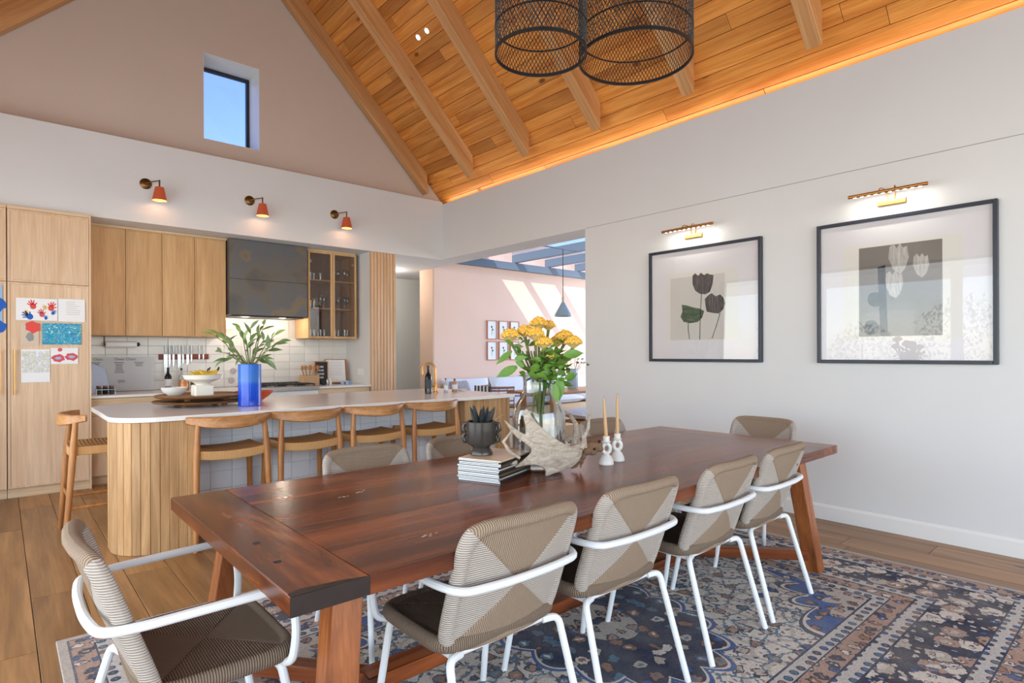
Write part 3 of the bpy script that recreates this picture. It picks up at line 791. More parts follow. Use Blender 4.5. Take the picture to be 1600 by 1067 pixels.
bmh = bmesh.new(); vv = [bmh.verts.new(at(px, py, dep(px, py))) for px, py in outl]; bmh.faces.new(vv)
bmesh.ops.triangulate(bmh, faces=bmh.faces[:])
me = bpy.data.meshes.new('palm'); bmh.to_mesh(me); bmh.free(); me.materials.append(m_ant)
po_ = bpy.data.objects.new('palm', me); C.objects.link(po_); po_.parent = AN; po_.location = -off(AN)
sm = po_.modifiers.new('s', 'SOLIDIFY'); sm.thickness = .018; sm.offset = 0
sb = po_.modifiers.new('r', 'REMESH'); sb.mode = 'VOXEL'; sb.voxel_size = .0032; sb.use_smooth_shade = True
ss = po_.modifiers.new('m', 'SMOOTH'); ss.iterations = 10
for pts, rs in (([(800, 672, 2.62), (786, 690, 2.6), (796, 706, 2.6), (812, 716, 2.6)], [.003, .008, .009, .007]),
                ([(908, 702, 2.66), (912, 690, 2.68), (910, 680, 2.7)], [.012, .009, .003]),
                ([(806, 722, 2.6), (798, 724, 2.58), (790, 722, 2.56)], [.009, .006, .002])):
    obj('tine', MB().tube([at(*p) for p in pts], rs, 8), m_ant, AN, True)
A2 = thing('antler', 'curved pointed antler standing up behind the flat antler, right of the glass vase', 'antler', tuple(at(905, 728, 2.82)))
for pts, rs in (([(880, 641, 2.95), (890, 648, 2.92), (899, 662, 2.88), (900, 680, 2.86), (896, 698, 2.84), (905, 716, 2.82)], [.003, .008, .012, .018, .022, .02]),
                ([(911, 641, 2.8), (920, 650, 2.8), (919, 668, 2.8), (912, 684, 2.8), (914, 704, 2.81)], [.0015, .006, .009, .011, .014]),
                ([(885, 690, 2.86), (893, 684, 2.86), (900, 690, 2.85)], [.014, .02, .02])):
    obj('beam', MB().tube([at(*p) for p in pts], rs, 10), m_ant, A2, True)
SK = thing('animal_skull', 'small dark brown animal skull between the antler and the candle holders', 'skull', tuple(at(918, 722, 2.8)))
m = MB()
for px, py, dp, r_ in ((924, 697, 2.82, .032), (933, 695, 2.82, .026), (915, 705, 2.81, .028), (937, 702, 2.81, .018), (908, 714, 2.80, .022), (903, 720, 2.79, .018), (925, 706, 2.81, .024), (914, 694, 2.84, .022)):
    m.ell(at(px, py, dp), (r_, r_, r_ * .75), 12, 8)
o = obj('cranium', m, m_antb, SK, True); rm = o.modifiers.new('r', 'REMESH'); rm.mode = 'VOXEL'; rm.voxel_size = .0035; rm.use_smooth_shade = True
m = MB()
for px, py in ((936, 690), (928, 702)): m.ell(at(px, py, 2.795), (.008, .008, .008), 10, 6)
obj('eye_socket', m, m_dark, SK, True)
m = MB().tube([at(905, 722, 2.79), at(899, 729, 2.78), at(892, 732, 2.77)], [.010, .007, .003], 8); m.tube([at(910, 720, 2.79), at(906, 731, 2.78)], [.008, .003], 8)
obj('jaw', m, m_antb, SK, True)
# candle holders
def candle_holder(x, y, label, lc, hh, lean):
    t = thing('candle_holder', label, 'candle holder', (x, y, tz), 0, 'ring shaped candle holders')
    obj('base', MB().lathe([(.036, 0), (.038, .004), (.034, .022), (.024, .042), (.014, .052), (.012, .056)], 28, (x, y, tz)), m_ceram, t, True)
    pts = [Vector((x, y, tz + .080)) + RV * math.cos(a) * .019 + Vector((0, 0, math.sin(a) * .023)) for a in [2 * PI * k / 24 for k in range(24)]]
    obj('ring', MB().tube(pts, .010, 10, True), m_ceram, t, True)
    obj('cup', MB().lathe([(.010, .102), (.014, .108), (.022, .112), (.022, .116), (.016, .118), (.017, .142), (.013, .142), (.012, .122)], 24, (x, y, tz)), m_ceram, t, True)
    c = thing('taper_candle', lc, 'candle', (x, y, tz + .1225), 0, 'taper candles')
    p0 = Vector((x, y, tz + .1225)); p1 = p0 + RV * lean + Vector((0, 0, hh))
    obj('wax', MB().tube([p0, p0 * .4 + p1 * .6, p0 * .06 + p1 * .94, p1], [.0105, .008, .0055, .003], 12), plain('beige_wax', lin(206, 164, 116), .5), c, True)
    obj('wick', MB().tube([p1, p1 + Vector((0, 0, .008))], .0008, 5), m_dark, c)
candle_holder(2.29, 1.89, 'white ceramic ring candle holder beside the skull, left one of the pair', 'beige taper candle in the left ring holder, leaning slightly', .213, -.012)
candle_holder(2.41, 1.915, 'white ceramic ring candle holder on the right of the pair', 'taller looking beige taper candle in the right ring holder', .222, 0)
# ------------------------------------------------------------------ kitchen: tall cabinets
def handle(par, x, y, z0, z1, mat=m_brass, d=.035):
    m = MB().tube([(x, y - d, z0), (x, y - d, z1)], .006, 10)
    for z in (z0 + .03, z1 - .03): m.tube([(x, y, z), (x, y - d, z)], .005, 8)
    obj('handle', m, mat, par, True)
def panel_door(x0, x1, y, z0, z1, mat, par, bead=.018):
    """framed door: thin raised bead round a flat panel"""
    m = MB().box(x0, x1, y, y + .018, z0, z1, .0015)
    for a in ((x0, x0 + bead, z0, z1), (x1 - bead, x1, z0, z1), (x0 + bead, x1 - bead, z0, z0 + bead), (x0 + bead, x1 - bead, z1 - bead, z1)):
        m.box(a[0], a[1], y - .010, y, a[2], a[3], .002)
    return obj('door', m, mat, par)
g = 'tall oak cabinets'
for x0, x1, lb, hx in ((.047, .651, 'tall pale oak cabinet covered with children drawings, right of the fridge wall', .094), (-.557, .043, 'tall pale oak cabinet cut by the left edge of the photo', -.004), (-1.19, -.561, 'tall pale oak cabinet next to the garden wall, left of the others', -.62)):
    t = thing('tall_cabinet', lb, 'cabinet', ((x0 + x1) / 2, 7.4, 0), 0, g)
    obj('body', MB().box(x0, x1, 7.02, 7.83, .09, 2.66, .001), m_oak, t)
    obj('plinth', MB().box(x0, x1, 7.035, 7.8, 0, .09, 0), m_oakh, t)
    obj('fascia', MB().box(x0, x1, 7.0, 7.02, 2.645, 2.676, .001), m_oakh, t)
    panel_door(x0 + .002, x1 - .002, 7.0, 1.982, 2.642, m_oak, t)
    d = panel_door(x0 + .002, x1 - .002, 7.0, .092, 1.977, m_oak, t)
    handle(d, hx, 6.994, .95, 1.36)
obj('end_panel', MB().box(.651, .668, 6.99, 7.825, 0, 2.676, .001), m_oak, bpy.data.objects['tall_cabinet'])
# drawings on the fridge door
def sheet(x0, x1, z0, z1, label, mat=m_paper, y=6.992, name='drawing'):
    t = thing(name, label, 'drawing', ((x0 + x1) / 2, y, z0), 0, 'drawings stuck on the oak cabinet')
    obj('sheet', MB().box(x0, x1, y - .0015, y, z0, z1, 0), mat, t); return t
def px7(px, py):
    d = (FV + RV * ((px - 800) / 910) + Vector((0, 0, -(py - 552) / 910))); return Vector((0, 0, 1.31)) + d * (6.992 / d.y)
def sh(a, b, c, d, label, mat=m_paper):
    p = px7(a, b); q = px7(c, d); return sheet(p.x, q.x, q.z, p.z, label, mat)
def blob(par, px, py, r, col, n=9, sy=1.0, y=6.9898, nm='paint_mark', spread=1.0):
    c = px7(px, py); m = MB(); pts = []
    for k in range(n * 2):
        a = PI * k / n; q = r * (1 if k % 2 else .86) * random.uniform(.88, 1.1)
        pts.append((c.x + q * math.cos(a), c.z + q * math.sin(a) * sy))
    m.prism(pts, y - .0003, y, 1)
    obj(nm, m, MATS.get(col) or plain(col, CO[col], .9), par)
CO = {'red_paint': lin(226, 84, 78), 'blue_paint': lin(42, 98, 190), 'yellow_paint': lin(236, 196, 110), 'teal_paint': lin(40, 150, 190), 'green_paint': lin(120, 190, 130), 'grey_paint': lin(150, 150, 150), 'pale_blue_paint': lin(160, 190, 220), 'pink_paint': lin(214, 90, 100), 'olive_paint': lin(150, 170, 90)}
t = sh(25, 462, 90, 499, 'children handprint painting in red and blue, top left sheet on the oak cabinet')
def handprint(par, px, py, s_, col, rot):
    c = px7(px, py); y = 6.9898; mt = MATS.get(col) or plain(col, CO[col], .9); m = MB()
    m.prism([(c.x + s_ * .42 * math.cos(a), c.z + s_ * .48 * math.sin(a)) for a in [2 * PI * k / 12 for k in range(12)]], y - .0003, y, 1)
    for k, (da, L_) in enumerate(((-1.0, .75), (-.4, 1.0), (-.05, 1.1), (.3, 1.0), (.75, .85))):
        a = PI / 2 + da + rot; d = Vector((math.cos(a), math.sin(a))); n2 = Vector((-d.y, d.x)) * s_ * .09
        P = [Vector((c.x, c.z)) + d * s_ * .35, Vector((c.x, c.z)) + d * s_ * L_]; m.prism([tuple(P[0] - n2), tuple(P[1] - n2), tuple(P[1] + d * s_ * .08), tuple(P[1] + n2), tuple(P[0] + n2)], y - .0003, y, 1)
    obj('handprint', m, mt, par)
for px, py, r_, c, ro in ((52, 476, .055, 'red_paint', .3), (80, 479, .055, 'red_paint', -.3), (66, 489, .048, 'pink_paint', .2), (47, 492, .058, 'blue_paint', 1.0), (83, 487, .032, 'blue_paint', -.5), (72, 495, .026, 'blue_paint', 0), (71, 479, .032, 'yellow_paint', .4), (41, 487, .03, 'yellow_paint', 0)): handprint(t, px, py, r_, c, ro)
t = sh(91, 464, 133, 501, 'white handwritten note with a small cloud, top right sheet on the oak cabinet')
for k in range(7):
    p = px7(104, 469 + k * 3.2); obj('line_of_writing', MB().box(p.x, p.x + random.uniform(.06, .11), 6.9885, 6.9895, p.z - .003, p.z, 0), MATS.get('note_ink') or plain('note_ink', lin(178, 172, 160), .9), t)
t = sh(32, 501, 61, 537, 'collage card with a red balloon heart, left sheet of the middle row', plain('kraft_card', lin(214, 196, 176), .9))
blob(t, 51, 508, .06, 'red_paint', 6); blob(t, 47, 524, .03, 'grey_paint', 5, 1.6)
m_t = NT('teal_swirl', .8); c_t = m_t.coord()
m_t.base(m_t.ramp(m_t.noise(c_t, 13, 3, .5, 2.5), [(.30, lin(236, 240, 240)), (.38, lin(60, 176, 190)), (.46, lin(28, 130, 186)), (.52, lin(120, 200, 214)), (.58, lin(30, 120, 190)), (.66, lin(110, 196, 140)), (.74, lin(228, 238, 240))]))
t = sh(66, 502, 127, 536, 'swirling blue and teal painting, right sheet of the middle row', m_t.m)
for px, py, r_, c in ((80, 516, .085, 'teal_paint'), (96, 510, .075, 'teal_paint'), (112, 518, .09, 'teal_paint'), (90, 524, .06, 'pale_blue_paint'), (80, 508, .03, 'green_paint'), (112, 508, .04, 'green_paint'), (92, 508, .025, 'blue_paint'), (79, 518, .02, 'pale_blue_paint'), (106, 526, .06, 'pale_blue_paint'), (120, 526, .05, 'teal_paint'))[:0]: blob(t, px, py, r_, c, 12, .7)
m_d = NT('pencil_drawing', .9); c_d = m_d.coord(); f_d = m_d.noise(c_d, 26, 3); X_, Y_, Z_ = m_d.sep(c_d)
msk = m_d.math('MULTIPLY', m_d.math('LESS_THAN', m_d.math('ABSOLUTE', X_), .10), m_d.math('MULTIPLY', m_d.math('GREATER_THAN', Z_, .09), m_d.math('LESS_THAN', Z_, .29)))
ink_ = m_d.ramp(f_d, [(.40, lin(236, 236, 240)), (.47, lin(190, 196, 210)), (.5, lin(238, 238, 240)), (.56, lin(186, 196, 150)), (.6, lin(236, 236, 238)), (.66, lin(206, 180, 190))])
m_d.base(m_d.mix(msk, lin(238, 238, 240), ink_))
t = sh(33, 543, 78, 594, 'faint pencil drawing of flowers, large lowest sheet on the oak cabinet', m_d.m)
for k in range(0): blob(t, random.uniform(40, 72), random.uniform(553, 580), random.uniform(.015, .03), random.choice(['grey_paint', 'olive_paint', 'pale_blue_paint', 'pink_paint', 'olive_paint']), 6)
t = sh(79, 541, 122, 566, 'white sheet with two red lip prints, beside the flower drawing')
for px, py in ((91, 557), (112, 555)): blob(t, px, py, .055, 'pink_paint', 7, .7); blob(t, px, py, .028, 'pale_blue_paint', 7, .5, 6.9893)
blob(t, 94, 544, .02, 'pink_paint', 5)
t = sh(-28, 441, 4, 478, 'blue painting, upper one at the left photo edge', MATS.get('pale_blue_paint')); blob(t, -2, 473, .06, 'blue_paint', 7)
t = sh(-28, 480, 4, 515, 'blue painting, lower one at the left photo edge', MATS.get('pale_blue_paint')); blob(t, -2, 508, .06, 'blue_paint', 7)

# upper cabinets
ug = 'oak wall cupboards left of the hood'
xs = [.70, 1.006, 1.346, 1.671, 2.005]
un = ['leftmost', 'second from the left', 'third from the left', 'rightmost, beside the hood']
for i in range(4):
    t = thing('wall_cabinet', 'narrow oak wall cupboard over the backsplash, %s of the four' % un[i], 'cabinet', ((xs[i] + xs[i + 1]) / 2, 7.62, 1.515), 0, ug)
    obj('body', MB().box(xs[i], xs[i + 1], 7.42, 7.823, 1.515, 2.655, .001), m_oak, t)
    panel_door(xs[i] + .003, xs[i + 1] - .003, 7.40, 1.515, 2.65, MATS['honey_oak_door'] if 'honey_oak_door' in MATS else wood('honey_oak_door', lin(222, 180, 130), lin(200, 154, 102), 2, 9, .7, .5, .16, .05), t, .012)
struct('trim_4', MB().box(.668, 3.66, 7.41, 7.83, 2.655, 2.679, .001), m_oakh)
# hood
t = thing('range_hood', 'large box hood of blotched dark steel over the stove', 'hood', (2.49, 7.55, 1.76))
hd = MB().box(2.015, 2.945, 7.30, 7.823, 1.775, 2.672, .004)
obj('canopy', hd, m_hood, t)
for x_ in (2.25, 2.70): light('hood_light', 'POINT', (x_, 7.5, 1.735), 5, (1, .86, .7), radius=.03)
obj('seam', MB().box(2.015, 2.945, 7.2985, 7.301, 2.20, 2.206, 0), m_black, t)
obj('filter', MB().box(2.05, 2.91, 7.34, 7.80, 1.762, 1.776, .003), m_black, t)
# glazed cabinet
gx0_, gx1_, gy, gz0_, gz1_ = 2.985, 3.66, 7.38, 1.515, 2.655
t = thing('glazed_cabinet', 'oak wall cabinet with two glass doors holding glassware', 'cabinet', (3.32, 7.6, gz0_))
m = MB(); W_ = .02
m.box(gx0_, gx0_ + W_, gy + .02, 7.823, gz0_, gz1_); m.box(gx1_ - W_, gx1_, gy + .02, 7.823, gz0_, gz1_)
m.box(gx0_ + W_, gx1_ - W_, gy + .02, 7.823, gz0_, gz0_ + W_); m.box(gx0_ + W_, gx1_ - W_, gy + .02, 7.823, gz1_ - W_, gz1_)
obj('body', m, MATS['honey_oak_door'], t)
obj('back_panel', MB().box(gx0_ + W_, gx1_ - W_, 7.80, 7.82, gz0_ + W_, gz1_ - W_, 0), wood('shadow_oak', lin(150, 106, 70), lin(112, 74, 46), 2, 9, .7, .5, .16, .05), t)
for z in (1.90, 2.27): obj('shelf', MB().box(gx0_ + W_, gx1_ - W_, gy + .03, 7.80, z, z + .016), MATS['honey_oak_door'], t)
for a, b in ((gx0_, 3.318), (3.322, gx1_)):
    m = MB(); f_ = .028
    m.box(a, a + f_, gy, gy + .02, gz0_, gz1_); m.box(b - f_, b, gy, gy + .02, gz0_, gz1_); m.box(a + f_, b - f_, gy, gy + .02, gz0_, gz0_ + f_); m.box(a + f_, b - f_, gy, gy + .02, gz1_ - f_, gz1_)
    d = obj('door', m, MATS['honey_oak_door'], t); obj('pane', MB().box(a + f_, b - f_, gy + .008, gy + .012, gz0_ + f_, gz1_ - f_, 0), m_cabglass, d)
    obj('hinge', MB().box(a + f_ if a < 3 else b - f_ - .03, a + f_ + .03 if a < 3 else b - f_, gy + .02, gy + .05, 2.50, 2.54), m_steel, d)
m_tumb = glassmat('tumbler_glass', (.80, .82, .84), 3.5)
def tumbler(x, y, z, h, r_, kind, lb, grp):
    if kind == 'wine':
        pr = [(.028, 0), (.028, .003), (.004, .008), (.004, h * .42), (r_ * .7, h * .5), (r_, h * .7), (r_ * .8, h), (r_ * .78, h), (r_ * .97, h * .7), (.003, h * .47)]
    else: pr = [(r_ * .85, 0), (r_, h), (r_ - .003, h), (r_ * .82, .006), (0, .006)]
    return one('glass', MB().lathe(pr, 16, (x, y, z)), m_tumb, lb, 'glass', (x, y, z), grp)
for sz, lvl, nm in ((1.535, 0, 'bottom'), (1.916, 1, 'middle'), (2.286, 2, 'top')):
    for k, x in enumerate((3.06, 3.13, 3.20, 3.27, 3.40, 3.47, 3.54, 3.60)):
        if lvl == 2 and k == 3: continue
        kind = 'wine' if lvl == 1 and k in (2, 3, 4, 5, 6, 7) or lvl == 2 and k > 3 else 'tumbler'
        tumbler(x, 7.50 + .05 * (k % 2), sz, .17 if kind == 'wine' else .10, .034 if kind == 'wine' else .03, kind,
                'clear %s glass, %s on the %s shelf of the glazed cabinet' % ('stemmed' if kind == 'wine' else 'straight', ['first from the left', 'second from the left', 'third from the left', 'fourth from the left', 'fourth from the right', 'third from the right', 'second from the right', 'first from the right'][k], nm), 'glasses on the %s shelf of the glazed cabinet' % nm)
# base cabinets, range, worktop
def base_cab(x0, x1, lb, kn):
    t = thing('base_cabinet', lb, 'cabinet', ((x0 + x1) / 2, 7.4, 0), 0, 'oak base cabinets under the worktop')
    obj('body', MB().box(x0, x1, 7.13, 7.82, .09, .872, .001), m_oak, t); obj('plinth', MB().box(x0, x1, 7.17, 7.8, 0, .09, 0), m_oakh, t)
    d = obj('drawer', MB().box(x0 + .002, x1 - .002, 7.11, 7.13, .70, .868, .002), m_oakh, t)
    for x in kn:
        obj('knob', MB().ell((x, 7.095, .80), (.030, .012, .012), 12, 8), m_abrass, d, True)
    obj('door', MB().box(x0 + .002, x1 - .002, 7.11, 7.13, .095, .696, .002), m_oak, t)
base_cab(.67, 1.30, 'oak base cabinet with a brass knob beside the tall cabinets', [.98])
base_cab(1.302, 2.235, 'oak base cabinet left of the stove', [1.55, 2.0])
base_cab(3.0, 3.71, 'oak base cabinet right of the stove with a small knob', [3.36])
one('worktop', MB().box(.669, 2.235, 7.08, 7.826, .874, .90, .003), m_stone, 'white stone worktop left of the stove, along the tiled wall', 'worktop', (1.45, 7.4, .874), smooth=False)
one('worktop', MB().box(2.999, 3.718, 7.08, 7.826, .874, .90, .003), m_stone, 'white stone worktop right of the stove, under the glazed cabinet', 'worktop', (3.35, 7.4, .874), smooth=False)
t = thing('stove', 'white stove with steel hob and black grates under the dark hood', 'stove', (2.62, 7.4, 0))
obj('body', MB().box(2.24, 2.995, 7.09, 7.82, .09, .86, .003), m_white, t); obj('plinth', MB().box(2.25, 2.985, 7.15, 7.8, 0, .09, 0), m_black, t)
obj('hob', MB().box(2.238, 2.997, 7.06, 7.82, .86, .915, .004), m_steel, t)
obj('oven_door', MB().box(2.26, 2.975, 7.065, 7.09, .2, .74, .004), m_white, t)
obj('door_handle', MB().tube([(2.35, 7.03, .70), (2.88, 7.03, .70)], .010, 8).tube([(2.38, 7.03, .70), (2.38, 7.068, .70)], .007, 8).tube([(2.85, 7.03, .70), (2.85, 7.068, .70)], .007, 8), m_steel, t, True)
obj('badge', MB().box(2.56, 2.66, 7.084, 7.09, .80, .812), m_black, t)
for k in range(3):
    xa = 2.27 + .24 * k; m = MB()
    for j in range(4): m.box(xa + .012 + .064 * j, xa + .022 + .064 * j, 7.12, 7.76, .93, .945, .002)
    for j in range(4): m.box(xa, xa + .225, 7.14 + .195 * j, 7.152 + .195 * j, .93, .945, .002)
    for y in (7.14, 7.73): m.box(xa, xa + .012, y, y + .012, .915, .93, 0); m.box(xa + .21, xa + .222, y, y + .012, .915, .93, 0)
    gr_ = obj('grate', m, m_black, t)
    for y in (7.28, 7.6): obj('burner', MB().lathe([(.045, 0), (.045, .012), (.03, .018), (0, .018)], 20, (xa + .11, y, .915)), m_black, t, True)

# sconces
sc0 = None
m_terr = plain('terracotta_shade', lin(196, 88, 50), .7); m_shin = plain('shade_lining', lin(244, 178, 120), .7)
for x, lb in ((1.14, 'leftmost terracotta cone wall lamp on a brass arm above the cabinets'), (2.17, 'middle terracotta cone wall lamp on a brass arm above the hood'), (3.20, 'rightmost terracotta cone wall lamp on a brass arm near the glazed cabinet')):
    t = thing('wall_lamp', lb, 'lamp', (x, 7.06, 3.085), 0, 'terracotta wall lamps on the bulkhead')
    q = MB().lathe([(.055, 0), (.055, .008), (.046, .014), (.018, .02), (.012, .03), (0, .03)], 28); Mx = Matrix.Translation((x, 7.059, 3.085)) @ Matrix.Rotation(PI / 2, 4, 'X')
    q.v = [tuple(Mx @ Vector(v)) for v in q.v]; obj('backplate', q, m_abrass, t, True)
    sx, sy = x + .10, 6.92
    obj('arm', MB().tube([(x, 7.03, 3.085), (x + .05, 6.975, 3.10), (sx, sy, 3.105)], .006, 8).tube([(sx, sy, 3.112), (sx, sy, 3.04)], .008, 8), m_abrass, t, True)
    s = obj('shade', MB().lathe([(.012, .055), (.040, .052), (.068, -.085), (.066, -.085), (.039, .049), (.012, .052)], 32, (sx, sy, 2.985)), m_terr, t, True)
    obj('lining', MB().lathe([(.012, .050), (.038, .047), (.0652, -.084)][::-1], 32, (sx, sy, 2.985), caps=False), m_shin, s, True)
    obj('bulb', MB().ell((sx, sy, 2.965), (.018, .018, .028), 12, 8), m_bulb, t, True)
    light('sconce_light', 'POINT', (sx, sy, 2.915), .5, (1, .7, .42), radius=.02)

# ------------------------------------------------------------------ island
ix0, ix1, iy0, iy1 = .53, 3.90, 4.385, 5.83
def rounded(x0, x1, y0, y1, rl, rr=.03, n=10):
    pts = []
    for cx, cy, r_, a0 in ((x0 + rl, y0 + rl, rl, PI), (x1 - rr, y0 + rr, rr, 1.5 * PI), (x1 - rr, y1 - rr, rr, 0), (x0 + rl, y1 - rl, rl, PI / 2)):
        for k in range(n + 1):
            a = a0 + PI / 2 * k / n; pts.append((cx + r_ * math.cos(a), cy + r_ * math.sin(a)))
    return pts
I = thing('kitchen_island', 'long kitchen island with a curved slatted oak end and glossy white tiles', 'island', (2.2, 5.1, 0))
ct = bev(obj('countertop', MB().prism(rounded(ix0, ix1, iy0, iy1, .27), .868, .90, 2), m_stone, I), .004)
# drum of slats on the left end: a rounded U seen from above
def upath(x1, x0, y0, y1, r_, step):
    seg = []; L1 = x1 - (x0 + r_); A = PI / 2 * r_; L2 = (y1 - y0) - 2 * r_; tot = 2 * L1 + 2 * A + L2; n = int(tot / step); out = []
    for k in range(n):
        s = (k + .5) * tot / n
        if s < L1: out.append((x1 - s, y0, 0)); continue
        s -= L1
        if s < A: a = s / r_; out.append((x0 + r_ - r_ * math.sin(a), y0 + r_ - r_ * math.cos(a), -a)); continue
        s -= A
        if s < L2: out.append((x0, y0 + r_ + s, -PI / 2)); continue
        s -= L2
        if s < A: a = s / r_; out.append((x0 + r_ - r_ * math.cos(a), y1 - r_ + r_ * math.sin(a), -PI / 2 - a)); continue
        s -= A; out.append((x0 + r_ + s, y1, PI))
    return out, tot / n
pth, wd = upath(1.005, .555, 4.42, 5.02, .25, .053)
for x, y, a in pth: piece('slat', (wd - .0006, .020, .866), (x, y, .4335), m_slat, I, (0, 0, a), ch=.003)
obj('end_core', MB().prism([(p[0] , p[1]) for p in rounded(.567, 1.02, 4.432, 5.008, .24, .002)], .002, .866, 2), m_dark, I)
obj('end_cheek', MB().box(1.005, 1.022, 4.425, 4.77, .0, .866), m_slat, I)
pn = obj('body', MB().box(1.02, 3.31, 4.765, 5.78, .0, .868, 0), m_grout, I)
tw = .152
for i in range(15):
    for j in range(6):
        cx_ = 1.10 + tw * i; cz_ = .03 + .13 * j + .065
        piece('tile', (tw - .003, .128, .008), (cx_ + 0.0, 4.762, cz_ + .01), m_tileb, I, (R(90), R(random.uniform(-.5, .5)), R(random.uniform(-.5, .5))), ch=.002)
obj('plinth', MB().box(1.02, 3.3, 4.752, 4.766, .0, .04, 0), m_dark, I)
# right end pod
obj('end_core', MB().box(3.31, 3.855, 4.45, 5.78, .002, .866, 0), m_slat, I)
for k in range(6): piece('slat', (.053, .02, .866), (3.56 + .055 * k, 4.44, .4335), m_slat, I, ch=.004)
for k in range(9): piece('slat', (.052, .02, .866), (3.855, 4.50 + .0545 * k, .4335), m_slat, I, (0, 0, R(90)), ch=.004)
piece('end_cheek', (.02, .34, .866), (3.535, 4.60, .4335), m_slat, I)

# bar stools
def bar_stool(label, loc, rz):
    t = thing('bar_stool', label, 'stool', loc, rz, 'honey oak bar stools with woven cord seats')
    # sitter faces +y; rail at the back (-y)
    N = 24; vs = []; fs = []
    for k in range(N + 1):
        s = k / N * 2 - 1; a = s * R(62)
        rx, ry = .285, .25; x = rx * math.sin(a) / math.sin(R(62)) * .93; y = -.02 - ry * math.cos(a) + .03
        hh = .034 + .028 * math.cos(s * PI / 2); th = .014
        nx, ny = math.sin(a), -math.cos(a); zc = .855 - .010 * (1 - abs(s))
        topz = .888; bot = topz - hh * 1.35
        for u, z in ((-th, topz - .006), (-th + .006, topz), (th - .004, topz), (th + .004, topz - .008), (th + .002, bot + .006), (th - .006, bot), (-th + .004, bot), (-th, bot + .006)):
            vs.append((x + nx * u, y + ny * u, z))
    for k in range(N):
        for j in range(8): fs.append((k * 8 + j, k * 8 + (j + 1) % 8, (k + 1) * 8 + (j + 1) % 8, (k + 1) * 8 + j))
    fs = [f[::-1] for f in fs]
    fs += [tuple(range(8)), tuple(N * 8 + j for j in range(8))[::-1]]
    obj('back_rail', MB().add(vs, fs), m_teakr, t, True, world=False, angle=50)
    for s in (-1, 1):
        obj('leg', MB().tube([(s * .215, -.165, .845), (s * .228, -.180, .64), (s * .245, -.225, .0)], [.016, .023, .016], 12), m_teak, t, True, world=False)
        obj('leg', MB().tube([(s * .212, .175, .66), (s * .218, .185, .6), (s * .235, .225, .0)], [.016, .021, .015], 12), m_teak, t, True, world=False)
    # saddle-curved seat wrapped in cord
    n1 = 14; vs = []; fs = []; mi = []
    for i in range(n1 + 1):
        for j in range(n1 + 1):
            u = i / n1 * 2 - 1; v = j / n1 * 2 - 1
            wv = .222 - .012 * (v + 1) / 2 * 0
            vs.append((u * wv, v * .18 - .0 - (.02 * (1 - u * u) if v < -.9 else 0), .655 + .016 * u * u - .006))
    m1 = n1 + 1
    for i in range(n1):
        for j in range(n1): fs.append((i * m1 + j, (i + 1) * m1 + j, (i + 1) * m1 + j + 1, i * m1 + j + 1)); mi.append(0)
    o = len(vs); vs += [(x, y, z - .062) for x, y, z in vs]
    for i in range(n1):
        for j in range(n1): fs.append((o + i * m1 + j, o + i * m1 + j + 1, o + (i + 1) * m1 + j + 1, o + (i + 1) * m1 + j)); mi.append(1)
    for i in range(n1):
        for A_, B_ in (((i + 1) * m1, i * m1), (i * m1 + n1, (i + 1) * m1 + n1), (i, i + 1), (n1 * m1 + i + 1, n1 * m1 + i)):
            fs.append((A_, B_, o + B_, o + A_)); mi.append(1)
    mb = MB().add(vs, fs); mb.mi = mi
    so = obj('seat', mb, (m_cord, m_cords), t, False, world=False); b_ = so.modifiers.new('b', 'BEVEL'); b_.width = .008; b_.segments = 2; b_.limit_method = 'ANGLE'; b_.angle_limit = R(50)
    for p, q in (((-.222, -.20, .30), (.222, -.20, .30)), ((-.225, .205, .22), (.225, .205, .22)), ((-.235, -.205, .24), (-.228, .205, .24)), ((.235, -.205, .24), (.228, .205, .24))):
        obj('stretcher', MB().tube([p, q], .011, 8), m_teak, t, True, world=False)
    return t
s0 = bar_stool('honey oak bar stool with cord seat nearest the curved slatted island end', (1.21, 4.49, 0), 0)
for x, lb in ((1.765, 'second honey oak bar stool from the curved slatted island end'), (2.33, 'third honey oak bar stool from the curved slatted island end'), (2.895, 'honey oak bar stool farthest right, beside the flat oak end of the island')):
    dup(s0, (x, 4.49, 0), 0, lb)
dup(s0, (.56, 5.31, 0), R(-90), 'honey oak bar stool standing on the left end of the island before the tall cabinets')
# ------------------------------------------------------------------ things on the island
top = .90
m_traywood = wood('dark_tray_wood', lin(160, 110, 64), lin(106, 66, 34), 0, 9, 1.2, .45, .25, .1)
def tray(z, lb, dx=0):
    t = thing('serving_tray', lb, 'tray', (1.22 + dx, 5.22, z), 0, 'round wooden serving trays')
    for k in range(4):
        a = PI / 4 + k * PI / 2; obj('foot', MB().lathe([(.022, 0), (.026, .022)], 12, (1.22 + dx + .2 * math.cos(a), 5.22 + .2 * math.sin(a), z)), m_traywood, t, True)
    obj('board', MB().lathe([(.26, .020), (.33, .026), (.345, .038), (.335, .044), (.31, .036), (0, .036)], 40, (1.22 + dx, 5.22, z)), m_traywood, t, True)
tray(top, 'lower round wooden serving tray lying on the white island top'); tray(top + .0445, 'upper round wooden serving tray, stacked on the other one under the white bowls', .015)
tz2 = top + .0445 + .0365
one('bowl', MB().lathe([(.05, 0), (.055, .006), (.085, .03), (.098, .062), (.094, .062), (.08, .032), (0, .012)], 36, (1.06, 5.36, tz2)), m_ceram, 'small plain white bowl on the left side of the wooden trays', 'bowl', (1.06, 5.36, tz2))
bx, by = 1.20, 5.08
P = thing('pedestal_bowl', 'white footed bowl of bananas on a square white base on the trays', 'bowl', (bx, by, tz2))
obj('base', MB().cbox((bx, by, tz2 + .045), (.135, .135, .088), .008), m_cream, P); 
